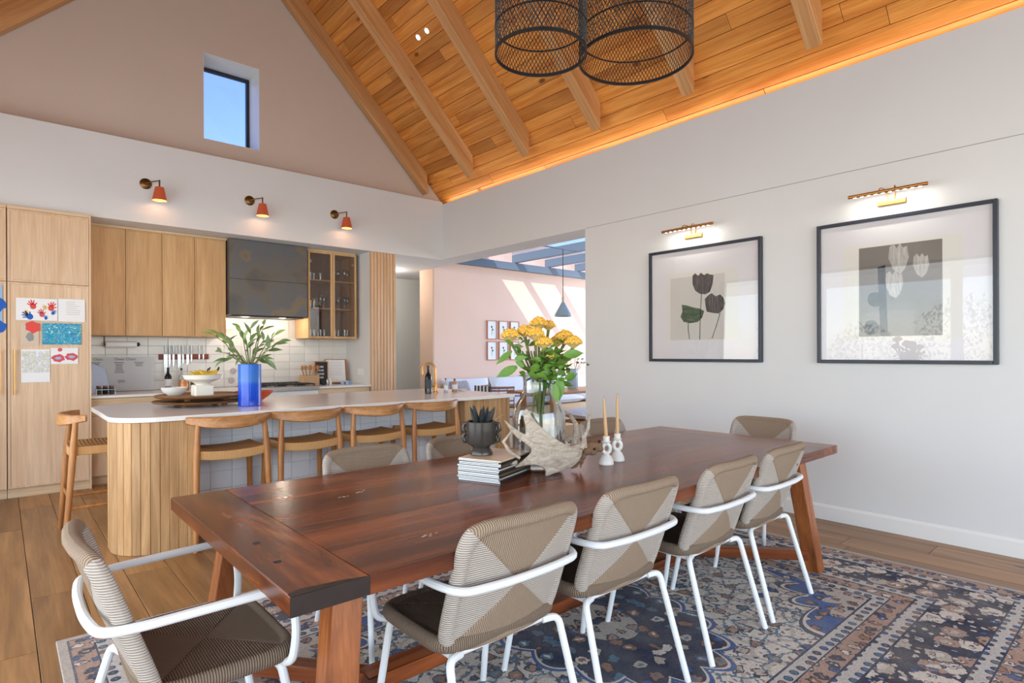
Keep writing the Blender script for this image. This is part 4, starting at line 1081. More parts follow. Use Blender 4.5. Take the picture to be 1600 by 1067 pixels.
obj('bowl', MB().lathe([(.045, .089), (.05, .098), (.07, .110), (.125, .135), (.140, .170), (.134, .170), (.115, .138), (0, .118)], 40, (bx, by, tz2)), m_cream, P, True)
for k, (a, dx, dy, dz) in enumerate(((.3, -.03, -.02, .165), (.5, .0, .01, .172), (.1, .04, -.03, .168), (-.4, .05, .03, .175))):
    pts = [];
    for i in range(9):
        th = (i / 8 - .5) * 1.9; u, v = .082 * math.sin(th), .07 * (1 - math.cos(th))
        pts.append((bx + dx + u * math.cos(a), by + dy + u * math.sin(a), tz2 + dz + v + .0))
    b_ = thing('banana', ['spotted ripe banana at the left end of the footed bowl', 'spotted ripe banana in the middle of the footed bowl', 'spotted ripe banana at the front of the footed bowl', 'darkest spotted banana at the right of the footed bowl'][k], 'fruit', tuple(pts[4]), 0, 'bananas in the footed bowl')
    obj('fruit', MB().tube(pts, [.006, .013, .017, .018, .018, .018, .017, .012, .007], 8), plain('banana_skin', lin(222, 178, 60), .5, var=.5, vs=40), b_, True)
    obj('stem', MB().tube([pts[8], (pts[8][0] + .012 * math.cos(a), pts[8][1] + .012 * math.sin(a), pts[8][2] + .024)], .005, 6), m_dark, b_, True)
# blue vase of leafy stems
bv_ = (1.49, 4.86, top)
nb = NT('blue_glass', .08, 0, .6); cx_ = nb.coord(); zz_ = nb.sep(cx_)[2]
nb.base(nb.ramp(zz_, [(0, lin(18, 62, 190)), (.17, lin(28, 84, 205)), (.20, lin(62, 118, 200)), (.34, lin(50, 108, 205))])); m_blueglass = nb.m
V2 = thing('blue_vase', 'tall cobalt blue cylinder vase on the island behind the first bar stool', 'vase', bv_)
obj('body', MB().lathe([(.08, 0), (.085, .006), (.085, .325), (.086, .332), (.080, .332), (.079, .20), (0, .20)], 40, bv_), m_blueglass, V2, True)
PL = thing('leafy_branches', 'leafy green plant stems spreading out of the tall blue vase', 'plant', (bv_[0], bv_[1], top + .21))
m_lf = plain('grey_green_leaf', lin(104, 128, 82), .45, var=.3, vs=14); m_lf2 = plain('light_green_leaf', lin(140, 160, 88), .45, var=.25, vs=14)
tips = [(345, 522), (332, 520), (375, 510), (392, 512), (407, 515), (413, 506), (430, 522), (352, 528), (340, 548), (418, 560), (372, 555), (398, 550), (386, 540), (412, 530), (362, 545), (405, 560), (436, 533), (350, 560), (383, 525), (424, 545)]
D0 = 4.63
for k, (px, py) in enumerate(tips):
    a = at(px, py, D0 + random.uniform(-.12, .12)); r0 = Vector((bv_[0] + math.cos(k * 2.4) * .035, bv_[1] + math.sin(k * 2.4) * .035, top + .22))
    nk = Vector((bv_[0] + (a.x - bv_[0]) * .22, bv_[1] + (a.y - bv_[1]) * .22, top + .335)); md = nk * .45 + a * .55 + Vector((0, 0, .03))
    obj('stem', MB().tube([r0, nk, md, a], [.004, .004, .0035, .002], 6), m_stem, PL, True)
    out = (a - nk)
    for j in range(3):
        p = [a, a * .6 + md * .4, md][j]; d = out.normalized() + Vector((random.uniform(-.9, .9), random.uniform(-.9, .9), random.uniform(-.5, .5))); 
        if a.z < 1.32: d.z -= .7
        obj('leaf', leaf(p, d, random.uniform(.075, .12), random.uniform(.024, .042), up=(-.5 + random.uniform(-.4, .4), -.6, .6), bend=.5), m_lf2 if k in (0, 1, 2, 5, 6) else m_lf, PL, True)
bt = (1.66, 5.30, top)
one('bowl', MB().lathe([(.06, 0), (.07, .01), (.12, .045), (.165, .09), (.158, .09), (.11, .045), (0, .015)], 36, bt), plain('orange_glaze', lin(206, 86, 42), .3, var=.4, vs=10), 'wide orange bowl on the island behind the blue vase', 'bowl', bt)
def bottle(x, y, z, r_, h, glass, label_, lb, nm='bottle', neck=.3, lab=True, cap=m_black, grp=None):
    t = thing(nm, lb, 'bottle', (x, y, z), 0, grp)
    hs = h * (1 - neck)
    obj('body', MB().lathe([(r_ * .9, 0), (r_, .005), (r_, hs * .86), (r_ * .8, hs * .95), (r_ * .36, hs * 1.08), (r_ * .33, h * .98), (0, h * .98)], 24, (x, y, z)), glass, t, True)
    obj('cap', MB().lathe([(r_ * .38, h * .9), (r_ * .38, h), (0, h)], 16, (x, y, z)), cap, t, True)
    if lab: obj('label', MB().lathe([(r_ * 1.01, hs * .25), (r_ * 1.01, hs * .7)], 24, (x, y, z)), label_, t, True)
m_wine = plain('dark_wine_glass', lin(22, 26, 22), .1); m_amber = plain('amber_glass', lin(120, 66, 30), .15); m_clear = plain('clear_bottle', lin(176, 180, 178), .15)
m_lab = plain('bottle_label', lin(218, 216, 222), .7); m_labd = plain('dark_label', lin(54, 60, 70), .6)
bottle(3.30, 5.06, top, .036, .29, m_wine, m_labd, 'dark wine bottle standing left of the brass tap', 'wine_bottle')
bottle(3.53, 5.08, top, .022, .15, m_clear, m_lab, 'small clear pump bottle just right of the brass tap', 'soap_bottle')
bottle(3.66, 5.10, top, .030, .14, plain('brown_soap', lin(176, 132, 100), .3), m_lab, 'round pinkish soap bottle beside the small dish', 'soap_bottle', .2)
one('dish', MB().lathe([(.03, 0), (.05, .012), (.06, .022), (.056, .022), (0, .008)], 24, (3.80, 5.16, top)), m_ceram, 'small white dish at the right end of the island', 'dish', (3.80, 5.16, top))
F_ = thing('tap', 'tall brushed brass gooseneck tap at the right end of the island', 'tap', (3.44, 5.14, top))
obj('base', MB().lathe([(.028, 0), (.028, .008), (.020, .014), (.018, .09), (.015, .10)], 20, (3.44, 5.14, top)), m_brass, F_, True)
fx, fy = 3.44, 5.14
obj('spout', MB().tube([(fx, fy, top + .09), (fx, fy, top + .24)] + [(fx - .055 + .055 * math.cos(a), fy + .04 - .04 * math.cos(a) , top + .24 + .068 * math.sin(a)) for a in [PI * k / 10 for k in range(11)]] + [(fx - .11, fy + .08, top + .19)], .011, 12), m_brass, F_, True)
obj('lever', MB().tube([(fx, fy, top + .06), (fx - .05, fy - .02, top + .075)], .006, 8), m_brass, F_, True)

# ------------------------------------------------------------------ on the worktop and the tiled wall
t = thing('paper_towel_holder', 'white paper towel roll on a black holder under the wall cupboards', 'towel holder', (1.0, 7.70, 1.515))
obj('bracket', MB().box(.845, .853, 7.69, 7.71, 1.40, 1.515), m_black, t); obj('rod', MB().tube([(.845, 7.70, 1.425), (1.185, 7.70, 1.425)], .007, 8), m_black, t, True)
q = MB().tube([(.862, 7.70, 1.425), (1.15, 7.70, 1.425)], .034, 20); obj('roll', q, m_paper, t, True, angle=50)
obj('end_stop', MB().tube([(1.155, 7.70, 1.425), (1.175, 7.70, 1.425)], .022, 12), m_black, t, True)
n_ = NT('frosted_board', .25); tr = n_.n('BsdfTransparent'); mx = n_.n('MixShader'); n_.base(lin(214, 214, 216)); n_.put(mx.inputs[0], .55); n_.l(tr.outputs[0], mx.inputs[1]); n_.l(n_.b.outputs[0], mx.inputs[2]); n_.l(mx.outputs[0], n_.out.inputs[0]); m_board = n_.m
t = thing('chart_board', 'translucent board with printed kitchen charts leaning on the tiled wall', 'board', (1.05, 7.77, top))
Mb = Matrix.Translation((0, 7.80, top)) @ Matrix.Rotation(R(-3), 4, 'X')
obj('board', MB().cbox((1.01, -.04, .195), (.64, .006, .385), .001, M=Mb), m_board, t)
MT = lambda x, z, y=-.0445: Mb @ Matrix.Translation((x, y, z)) @ Matrix.Rotation(R(90), 4, 'X')
for s_, x, z, b_ in (('... Chart', .72, .345, .038), ('Oven Chart', .95, .345, .042)):
    textmesh(s_, b_, m_ink, t, MT(x, z), 'heading')
for x, z0, n1 in ((.95, .32, 6), (.95, .21, 1), (.97, .12, 2), (.73, .32, 5), (1.14, .32, 3)):
    for k in range(n1): obj('line_of_text', MB().cbox((x + .045, -.044, z0 - k * .018), (random.uniform(.06, .10), .001, .006), .0002, M=Mb), m_ink, t)
t = thing('paper_sheet', 'pale blue printed sheet leaning at the left end of the worktop', 'paper', (.80, 7.6, top))
v = [(.72, 7.55, top + .001), (.90, 7.62, top + .001), (.86, 7.74, top + .26), (.70, 7.74, top + .34)]
m = MB().add(v + [(x, y + .002, z) for x, y, z in v], [(0, 1, 2, 3), (7, 6, 5, 4), (0, 4, 5, 1), (1, 5, 6, 2), (2, 6, 7, 3), (3, 7, 4, 0)]); obj('sheet', m, plain('blue_paper', lin(196, 214, 244), .6), t)
t = thing('jar_rack', 'small rack of dark jars at the left end of the worktop', 'rack', (.80, 7.35, top))
obj('rack', MB().tube([(.74, 7.30, top + .05), (.90, 7.30, top + .05), (.90, 7.42, top + .05), (.74, 7.42, top + .05)], .003, 6, True).tube([(.74, 7.30, top), (.74, 7.30, top + .06)], .003, 6).tube([(.90, 7.30, top), (.90, 7.30, top + .06)], .003, 6), m_steel, t)
for k in range(3):
    x = .765 + .055 * k; j = thing('jar', ['dark jar at the left of the small rack', 'dark jar in the middle of the small rack', 'dark jar at the right of the small rack'][k], 'jar', (x, 7.36, top), 0, 'jars in the small rack')
    obj('body', MB().lathe([(.022, 0), (.024, .004), (.024, .065), (.018, .07)], 16, (x, 7.36, top)), [m_labd, m_wine, m_labd][k], j, True); obj('lid', MB().lathe([(.021, .07), (.021, .088), (0, .088)], 16, (x, 7.36, top)), m_amber, j, True)
# knife rack
t = thing('knife_rack', 'reddish wooden magnetic knife strip on the tiled wall', 'rack', (1.65, 7.81, 1.285))
obj('strip', MB().box(1.385, 1.915, 7.805, 7.824, 1.25, 1.315, .002), wood('red_wood', lin(150, 70, 44), lin(110, 46, 30), 0, 9, .8, .5, .2, 0), t)
kn = [(1.455, .24, .042), (1.495, .16, .022), (1.535, .16, .022), (1.595, .18, .035), (1.635, .13, .020), (1.685, .14, .030), (1.725, .10, .018), (1.81, .07, .016), (1.855, .07, .016)]
for k, (x, L, wd_) in enumerate(kn):
    lb = ['widest kitchen knife at the left end of the wooden strip', 'second knife from the left on the wooden strip', 'third knife from the left on the wooden strip', 'fourth knife from the left on the wooden strip, with a broad blade', 'fifth knife from the left on the wooden strip', 'sixth knife from the left on the wooden strip', 'seventh knife from the left on the wooden strip', 'short knife second from the right end of the strip', 'short knife at the right end of the wooden strip'][k]
    j = thing('knife', lb, 'knife', (x, 7.80, 1.28), 0, 'knives on the wooden strip')
    zt_ = 1.315; obj('blade', MB().prism([(x - wd_ / 2, zt_), (x + wd_ / 2, zt_), (x + wd_ / 2, zt_ - L * .75), (x - wd_ / 2 + .003, zt_ - L)], 7.801, 7.8035, 1), m_steel if k in (0, 3) else plain('bright_blade', lin(222, 224, 226), .3, .6), j)
    obj('handle', MB().tube([(x, 7.800, zt_ - .005), (x, 7.798, zt_ + .05), (x, 7.798, zt_ + .105)], [.006, .0085, .007], 8), plain('knife_handle', lin(150, 150, 152), .3, .8), j, True)
bottle(1.452, 7.66, top, .036, .26, m_wine, m_lab, 'dark wine bottle with a pale label under the knife strip', 'wine_bottle')
bottle(1.60, 7.72, top, .032, .25, m_clear, m_lab, 'clear bottle with a dark cap under the knife strip', 'oil_bottle', lab=False)
one('jug', MB().lathe([(.05, 0), (.06, .02), (.062, .10), (.045, .14), (.05, .17), (.046, .17), (.04, .14), (0, .02)], 24, (1.70, 7.45, top)), m_amber, 'brown glazed jug behind the bowls on the worktop', 'jug', (1.70, 7.45, top))
one('jar', MB().lathe([(.05, 0), (.055, .01), (.055, .09), (.045, .11), (.047, .125), (0, .125)], 24, (1.56, 7.42, top)), plain('copper_jar', lin(196, 134, 84), .35, .4), 'copper coloured jar beside the brown jug on the worktop', 'jar', (1.56, 7.42, top))
for k, (x, z) in enumerate(((2.20, 1.10), (2.18, .985), (2.505, 1.095), (2.49, .975))):
    q = MB().lathe([(.036, 0), (.038, .004), (.036, .008), (0, .008)], 24); Mx = Matrix.Translation((x, 7.825, z)) @ Matrix.Rotation(PI / 2, 4, 'X'); q.v = [tuple(Mx @ Vector(v)) for v in q.v]
    one('wall_disc', q, plain('disc_grey', lin(176, 166, 166), .5), ['round grey disc on the tiles, upper left of the blue vase', 'round grey disc on the tiles, lower left of the blue vase', 'round grey disc on the tiles, upper right of the blue vase', 'round grey disc on the tiles, lower right of the blue vase'][k], 'disc', (x, 7.825, z), 'round grey discs on the tiles')
# basket with spoons
def wicker():
    n = NT('wicker', .8); c = n.coord(); X, Y, Z = n.sep(c); f = n.math('MULTIPLY_ADD', n.math('SINE', n.math('MULTIPLY', Z, 500)), .5, .5)
    n.base(n.mix(f, lin(170, 126, 84), lin(222, 190, 150))); n.bump(f, .8, .004); return n.m
bc = (3.03, 7.46, top)
t = thing('utensil_basket', 'square woven basket on the worktop right of the stove', 'basket', bc)
m = MB(); m.box(2.93, 3.13, 7.37, 7.385, top, top + .135); m.box(2.93, 3.13, 7.535, 7.55, top, top + .135); m.box(2.93, 2.945, 7.385, 7.535, top, top + .135); m.box(3.115, 3.13, 7.385, 7.535, top, top + .135); m.box(2.945, 3.115, 7.385, 7.535, top, top + .01)
obj('wicker_wall', m, wicker(), t)
for k, (dx, a, hd_) in enumerate(((-.07, -.35, .02), (-.04, -.15, .022), (0.0, .1, .03), (.04, .3, .02), (.075, .45, .022))):
    p0 = Vector((bc[0] + dx * .5, 7.46, top + .012)); p1 = Vector((bc[0] + dx * 1.15 + a * .05, 7.45, top + .21))
    m = MB().tube([p0, p1], [.006, .007], 8).ell(p1 + Vector((0, 0, .022)), (hd_, .008, .034), 12, 8)
    one('wooden_spoon', m, m_teak, ['wooden spoon at the left of the woven basket', 'wooden spoon second from the left in the woven basket', 'broad wooden spoon in the middle of the woven basket', 'wooden spoon second from the right in the woven basket', 'wooden spoon at the right of the woven basket'][k], 'spoon', tuple(p0), 'wooden spoons in the basket')
t = thing('letter_board', 'black felt letter board with white words beside the utensil basket', 'sign', (3.26, 7.62, top))
obj('board', MB().box(3.18, 3.345, 7.62, 7.64, top + .0, top + .30, .002), m_black, t); obj('frame', MB().box(3.17, 3.18, 7.615, 7.645, top, top + .31).box(3.345, 3.355, 7.615, 7.645, top, top + .31).box(3.18, 3.345, 7.615, 7.645, top + .30, top + .31), m_teak, t)
for k, s_ in enumerate(('HOME', 'COOK', 'GOOD', 'FOOD')):
    textmesh(s_, .034, m_paper, t, Matrix.Translation((3.195, 7.6185, top + .225 - .048 * k)) @ Matrix.Rotation(R(90), 4, 'X'), 'lettering', .0006)
for k, (x, y, h, mt) in enumerate(((3.20, 7.42, .085, m_black), (3.25, 7.40, .08, m_steel), (3.30, 7.42, .09, m_cream))):
    one('small_jar', MB().lathe([(.018, 0), (.02, .004), (.02, h * .7), (.014, h * .8), (.016, h), (0, h)], 16, (x, y, top)), mt, ['small black grinder in front of the letter board', 'small steel shaker in front of the letter board', 'small cream jar in front of the letter board'][k], 'jar', (x, y, top))
t = thing('cookbook_stand', 'white open cookbook page on a wooden stand against the tiles', 'book stand', (3.50, 7.60, top))
Mb2 = Matrix.Translation((3.50, 7.64, top)) @ Matrix.Rotation(R(-8), 4, 'X')
obj('stand', MB().cbox((.0, .012, .17), (.31, .014, .34), .003, M=Mb2).cbox((0, -.03, .008), (.31, .06, .014), .003, M=Mb2), m_teak, t); obj('page', MB().cbox((-.01, -.001, .175), (.27, .008, .31), .002, M=Mb2), m_paper, t)
for k in range(9): obj('line_of_text', MB().cbox((-.02, -.0055, .30 - k * .022), (random.uniform(.16, .22), .001, .003), .0002, M=Mb2), MATS['note_ink'], t)
for k, (x, y) in enumerate(((3.44, 7.36), (3.50, 7.34), (3.55, 7.37))):
    one('cup', MB().lathe([(.02, 0), (.026, .05), (.023, .05), (.018, .005), (0, .005)], 18, (x, y, top)), plain('blue_white_glaze', lin(150, 180, 214), .3, var=.4, vs=60), ['blue and white cup at the left in front of the cookbook', 'blue and white cup in the middle in front of the cookbook', 'blue and white cup at the right in front of the cookbook'][k], 'cup', (x, y, top), 'blue and white cups')
for x0, x1, z0, z1, lb in ((3.716, 3.7195, 1.02, 1.12, 'white double wall socket beside the cookbook stand'),):
    t = thing('wall_socket', lb, 'socket', (3.715, 7.4, 1.07)); obj('plate', MB().box(3.711, 3.7195, 7.30, 7.46, 1.02, 1.11, .002), m_white, t)
    for y in (7.34, 7.42): obj('switch', MB().box(3.708, 3.711, y - .02, y + .02, 1.045, 1.085, .001), m_white, t)

# ------------------------------------------------------------------ pictures and picture lights
def picture(y0, y1, z0, z1, label, kind):
    t = thing('framed_picture', label, 'picture', (XR, (y0 + y1) / 2, z0), 0, 'framed pictures on the white wall')
    m = MB(); f_ = .026; d = .042
    m.box(XR - d, XR, y0, y0 + f_, z0, z1); m.box(XR - d, XR, y1 - f_, y1, z0, z1); m.box(XR - d, XR, y0 + f_, y1 - f_, z0, z0 + f_); m.box(XR - d, XR, y0 + f_, y1 - f_, z1 - f_, z1)
    obj('frame', m, m_frame, t)
    xm = XR - .018
    obj('mount', MB().box(xm, XR - .002, y0 + f_, y1 - f_, z0 + f_, z1 - f_, 0), m_mat, t)
    obj('pane', MB().box(XR - .034, XR - .031, y0 + f_, y1 - f_, z0 + f_, z1 - f_, 0), m_pglass, t)
    return t, xm
def flat(par, pts, x, mat, nm='print', th=.0006): obj(nm, MB().prism(pts, x - th, x, 0), mat, par)
m_paperg = plain('warm_print_paper', lin(206, 202, 196), .9, var=.03, vs=4); m_paperw = plain('print_paper', lin(222, 219, 212), .9)
m_blk = wood('print_black', lin(120, 112, 112), lin(26, 24, 28), 2, 48, 7, .8, .5, 0); m_grn = wood('print_green', lin(104, 128, 96), lin(30, 48, 34), 1, 48, 9, .8, .5, 0)
t, xm = picture(2.303, 3.434, 1.226, 2.294, 'black framed print of three dark tulips, the left picture on the wall', 0)
flat(t, [(2.52, 1.42), (3.24, 1.42), (3.24, 2.06), (2.52, 2.06)], xm - .0006, m_paperw, 'paper'); flat(t, [(2.64, 1.43), (3.2, 1.43), (3.2, 2.02), (2.64, 2.02)], xm - .0014, m_paperg, 'paper_tint')
def pz(px, py, X=4.845):
    d = (FV + RV * ((px - 800) / 910) + Vector((0, 0, -(py - 552) / 910))); p = Vector((0, 0, 1.31)) + d * (X / d.x); return p.y, p.z
for pts, mt in (([(1083, 432), (1087, 428), (1092, 432), (1096, 427), (1101, 431), (1106, 428), (1110, 430), (1116, 431), (1114, 446), (1110, 457), (1103, 461), (1094, 460), (1087, 455), (1083, 445)], m_blk),
                ([(1066, 477), (1073, 478), (1080, 480), (1087, 482), (1094, 483), (1101, 487), (1098, 497), (1091, 504), (1079, 506), (1069, 504), (1064, 496), (1067, 488)], m_grn),
                ([(1102, 468), (1108, 462), (1113, 459), (1119, 464), (1126, 461), (1131, 466), (1134, 474), (1131, 484), (1124, 491), (1114, 490), (1105, 488), (1103, 478)], m_blk)):
    flat(t, [pz(*p) for p in pts], xm - .0022, mt, 'tulip_head')
for pts in ([(1097, 460), (1095, 490), (1094, 532)], [(1076, 505), (1076, 515), (1078, 531)], [(1126, 490), (1120, 510), (1113, 530)]):
    P = [pz(*p) for p in pts]; flat(t, [(y - .004, z) for y, z in P] + [(y + .004, z) for y, z in P[::-1]], xm - .0022, m_grn, 'tulip_stem')
t, xm = picture(.750, 1.857, 1.226, 2.298, 'large black framed picture of pale tulips on grey, the right picture on the wall', 1)
flat(t, [pz(1318, 533), pz(1505, 533), pz(1505, 366), pz(1318, 390)], xm - .0006, m_paperw, 'paper')
flat(t, [(1.563, 1.425), (1.048, 1.425), (1.048, 2.085), (1.563, 2.085)], xm - .0014, plain('print_grey', lin(128, 122, 116), .9, var=.25, vs=3), 'print')
m_pt = wood('print_pale', lin(206, 202, 196), lin(158, 154, 148), 2, 40, 6, .9, .15, 0); m_pd = plain('print_dark', lin(46, 46, 50), .9)
for c_, s_, mt in (((1405, 410), 1.0, m_pt), ((1440, 420), .8, m_pt), ((1398, 450), .9, m_pt)):
    P = [(-14, -22), (-8, -27), (-3, -20), (2, -28), (7, -21), (13, -24), (16, -6), (10, 12), (2, 20), (-8, 14), (-16, -4)]
    flat(t, [pz(c_[0] + a * s_, c_[1] + b * s_) for a, b in P], xm - .0022, mt, 'tulip_head')
for c_ in ((1368, 470), (1362, 514)): flat(t, [pz(c_[0] + 12 * math.cos(k * PI / 5), c_[1] + 12 * math.sin(k * PI / 5)) for k in range(10)], xm - .0022, m_pd, 'dark_shape')
flat(t, [pz(1372, 420), pz(1384, 416), pz(1388, 527), pz(1376, 527)], xm - .0022, m_pd, 'dark_shape')
for y0, y1, lb in ((2.691, 3.216, 'brass picture light above the left tulip print'), (1.103, 1.597, 'brass picture light above the large right picture')):
    yc = (y0 + y1) / 2; t = thing('picture_light', lb, 'lamp', (XR, yc, 2.42), 0, 'brass picture lights')
    obj('backplate', MB().box(XR - .022, XR, yc - .09, yc + .09, 2.375, 2.415, .003), m_brass, t)
    xb = XR - .13
    for s in (-.05, .05):
        obj('arm', MB().tube(arc([(XR - .011, yc + s * .4, 2.415), (XR - .02, yc + s * .6, 2.485), (xb + .02, yc + s * .9, 2.492), (xb, yc + s, 2.458)], 5, .04), .004, 8), m_brass, t, True)
    obj('bar', MB().tube([(xb, y0, 2.455), (xb, y1, 2.455)], .0125, 14), m_brass, t, True, angle=50)
    for k in range(10):
        y = y0 + .045 + (y1 - y0 - .09) * k / 9; q = MB().ell((xb, y, 2.4435), (.006, .012, .004), 10, 6); obj('led', q, m_led, t, True)
    light('picture_light_beam', 'AREA', (xb, yc, 2.438), 1.2, (1, .94, .84), (y1 - y0 - .06, .012), (.35, 0, -1), along=(0, 1, 0))
    
# ------------------------------------------------------------------ pendant lamps of black mesh
def mesh_pendant(x, y, z, r_, h, label):
    t = thing('mesh_pendant_lamp', label, 'lamp', (x, y, z), 0, 'black mesh pendant lamps')
    nc = int(2 * PI * r_ / .0205); nr = int(h / .0185); m = MB(); th = .0022
    vs = []
    for i in range(nr + 1):
        for k in range(nc):
            a = 2 * PI * (k + .5 * (i % 2)) / nc; vs.append(Vector((x + r_ * math.cos(a), y + r_ * math.sin(a), z + h * i / nr)))
    def bar(p, q):
        d = (q - p).normalized(); rd_ = Vector((((p + q) / 2).x - x, ((p + q) / 2).y - y, 0)).normalized(); s = d.cross(rd_)
        o = len(m.v); m.v += [tuple(u) for b_ in (p, q) for u in (b_ + s * th * .8, b_ + rd_ * th, b_ - s * th * .8)]
        m.f += [(o, o + 1, o + 4, o + 3), (o + 1, o + 2, o + 5, o + 4), (o + 2, o, o + 3, o + 5)]; m.mi += [0, 0, 0]
    for i in range(nr):
        for k in range(nc):
            p = vs[i * nc + k]
            if i % 2 == 0: bar(p, vs[(i + 1) * nc + k]); bar(p, vs[(i + 1) * nc + (k - 1) % nc])
            else: bar(p, vs[(i + 1) * nc + k]); bar(p, vs[(i + 1) * nc + (k + 1) % nc])
    obj('mesh_shade', m, m_black, t)
    for zz_, th_, nm in ((z, .008, 'bottom_ring'), (z + h, .008, 'top_ring'), (z + .13, .0025, 'wire_ring')):
        pr = [(r_ - .004, zz_ - th_), (r_ + .004, zz_ - th_), (r_ + .004, zz_ + th_), (r_ - .004, zz_ + th_), (r_ - .004, zz_ - th_)]
        q = MB(); N = 64
        for rr, z2 in pr[:4]:
            q.v += [(x + rr * math.cos(2 * PI * k / N), y + rr * math.sin(2 * PI * k / N), z2) for k in range(N)]
        for j in range(4):
            for k in range(N): q.f.append((j * N + k, j * N + (k + 1) % N, ((j + 1) % 4) * N + (k + 1) % N, ((j + 1) % 4) * N + k)); q.mi.append(0)
        obj(nm, q, m_black, t, True)
    obj('spider', MB().tube([(x - r_, y, z + h), (x + r_, y, z + h)], .004, 6).tube([(x, y - r_, z + h), (x, y + r_, z + h)], .004, 6), m_black, t)
    obj('socket', MB().lathe([(.022, h - .09), (.024, h - .02), (.012, h)], 16, (x, y, z)), m_black, t, True)
    obj('cord', MB().tube([(x, y, z + h), (x, y, RZ - abs(x - RX) + .01)], .004, 6), m_black, t)
mesh_pendant(2.62, 1.95, 2.925, .305, .62, 'larger black wire mesh drum pendant on the right, hanging over the table')
mesh_pendant(2.045, 2.10, 2.815, .228, .60, 'smaller black wire mesh drum pendant on the left, partly behind the larger one')
# ceiling spots
for y, lb in ((5.71, 'small round ceiling spotlight, left one of the glowing pair between the rafters'), (5.53, 'small round ceiling spotlight, right one of the glowing pair between the rafters')):
    p = Vector((3.606, y, RZ - (3.606 - RX))); t = thing('spotlight', lb, 'lamp', tuple(p), 0, 'ceiling spotlights')
    Mx = Matrix.Translation(p) @ Matrix.Rotation(R(45), 4, 'Y')
    for nm, pr, mt in (('ring', [(.028, 0), (.036, 0), (.036, -.008), (.028, -.008)], m_white), ('lens', [(.0, -.004), (.027, -.004), (.027, -.001)], m_spot)):
        q = MB().lathe(pr, 20, caps=nm != 'ring'); q.v = [tuple(Mx @ Vector(v)) for v in q.v]; obj(nm, q, mt, t, True)

# ------------------------------------------------------------------ sun room
g = 'blue-grey roof beams of the sun room'
one('ledger_beam', MB().box(5.26, 11.9, 7.80, 7.888, 2.80, 2.93, .003), m_blue_beam, 'blue-grey beam fixed along the top of the pink wall', 'beam', (7, 7.85, 2.80), smooth=False)
for k in range(5):
    x = 6.14 + .83 * k
    one('roof_beam', MB().box(x - .035, x + .035, 3.0, 7.888, 2.932, 3.08, .003), m_blue_beam, ['blue-grey roof beam nearest the main room, above the opening', 'second blue-grey roof beam from the main room', 'third blue-grey roof beam, level with the cone pendant', 'fourth blue-grey roof beam from the main room', 'fifth blue-grey roof beam, farthest from the main room'][k], 'beam', (x, 5.4, 2.932), g, False)
for k in range(4):
    x = 6.14 + .83 * k; one('roof_pane', MB().box(x - .39, x + .41, 3.0, 7.885, 3.083, 3.089, 0), m_glass, 'clear glass roof pane over the blue-grey beams of the sun room', 'glass pane', (x, 5.4, 3.083), 'glass roof panes', False)
t = thing('pendant_lamp', 'pale grey cone pendant lamp hanging in the sun room', 'lamp', (6.62, 6.32, 1.9))
m_gl = plain('pale_grey_metal', lin(146, 160, 168), .5)
obj('shade', MB().lathe([(.014, .235), (.03, .21), (.135, .02), (.135, 0), (.131, 0), (.026, .205)], 32, (6.62, 6.32, 1.885)), m_gl, t, True)
obj('neck', MB().lathe([(.02, .225), (.022, .30), (.012, .31), (0, .31)], 16, (6.62, 6.32, 1.885)), m_oak, t, True)
obj('cord', MB().tube([(6.62, 6.32, 2.19), (6.62, 6.32, 2.95)], .006, 6), m_black, t)
obj('crossbar', MB().tube([(6.1, 6.32, 2.94), (7.0, 6.32, 2.94)], .010, 6), m_blue_beam, t)
m_copper = plain('copper_frame', lin(196, 128, 96), .5)
k = 0
for row, z0 in ((0, 1.555), (1, 1.19)):
    for col in range(3):
        x0 = 6.345 + .265 * col
        t = thing('wall_print', '%s small framed botanical print on the pink wall, %s row' % (['leftmost', 'middle', 'rightmost'][col], ['upper', 'lower'][row]), 'picture', (x0, 7.888, z0), 0, 'small framed prints on the pink wall')
        m = MB(); f_ = .014; m.box(x0, x0 + f_, 7.862, 7.888, z0, z0 + .33); m.box(x0 + .215 - f_, x0 + .215, 7.862, 7.888, z0, z0 + .33); m.box(x0 + f_, x0 + .215 - f_, 7.862, 7.888, z0, z0 + f_); m.box(x0 + f_, x0 + .215 - f_, 7.862, 7.888, z0 + .33 - f_, z0 + .33)
        obj('frame', m, m_copper, t); obj('sheet', MB().box(x0 + f_, x0 + .215 - f_, 7.872, 7.888, z0 + f_, z0 + .33 - f_, 0), m_paper, t)
        obj('drawn_plant', MB().tube([(x0 + .107, 7.871, z0 + .08), (x0 + .11, 7.871, z0 + .22)], .003, 5).ell((x0 + .10, 7.871, z0 + .22), (.02, .001, .02), 8, 4).ell((x0 + .125, 7.871, z0 + .17), (.014, .001, .02), 8, 4), m_dgreen, t)
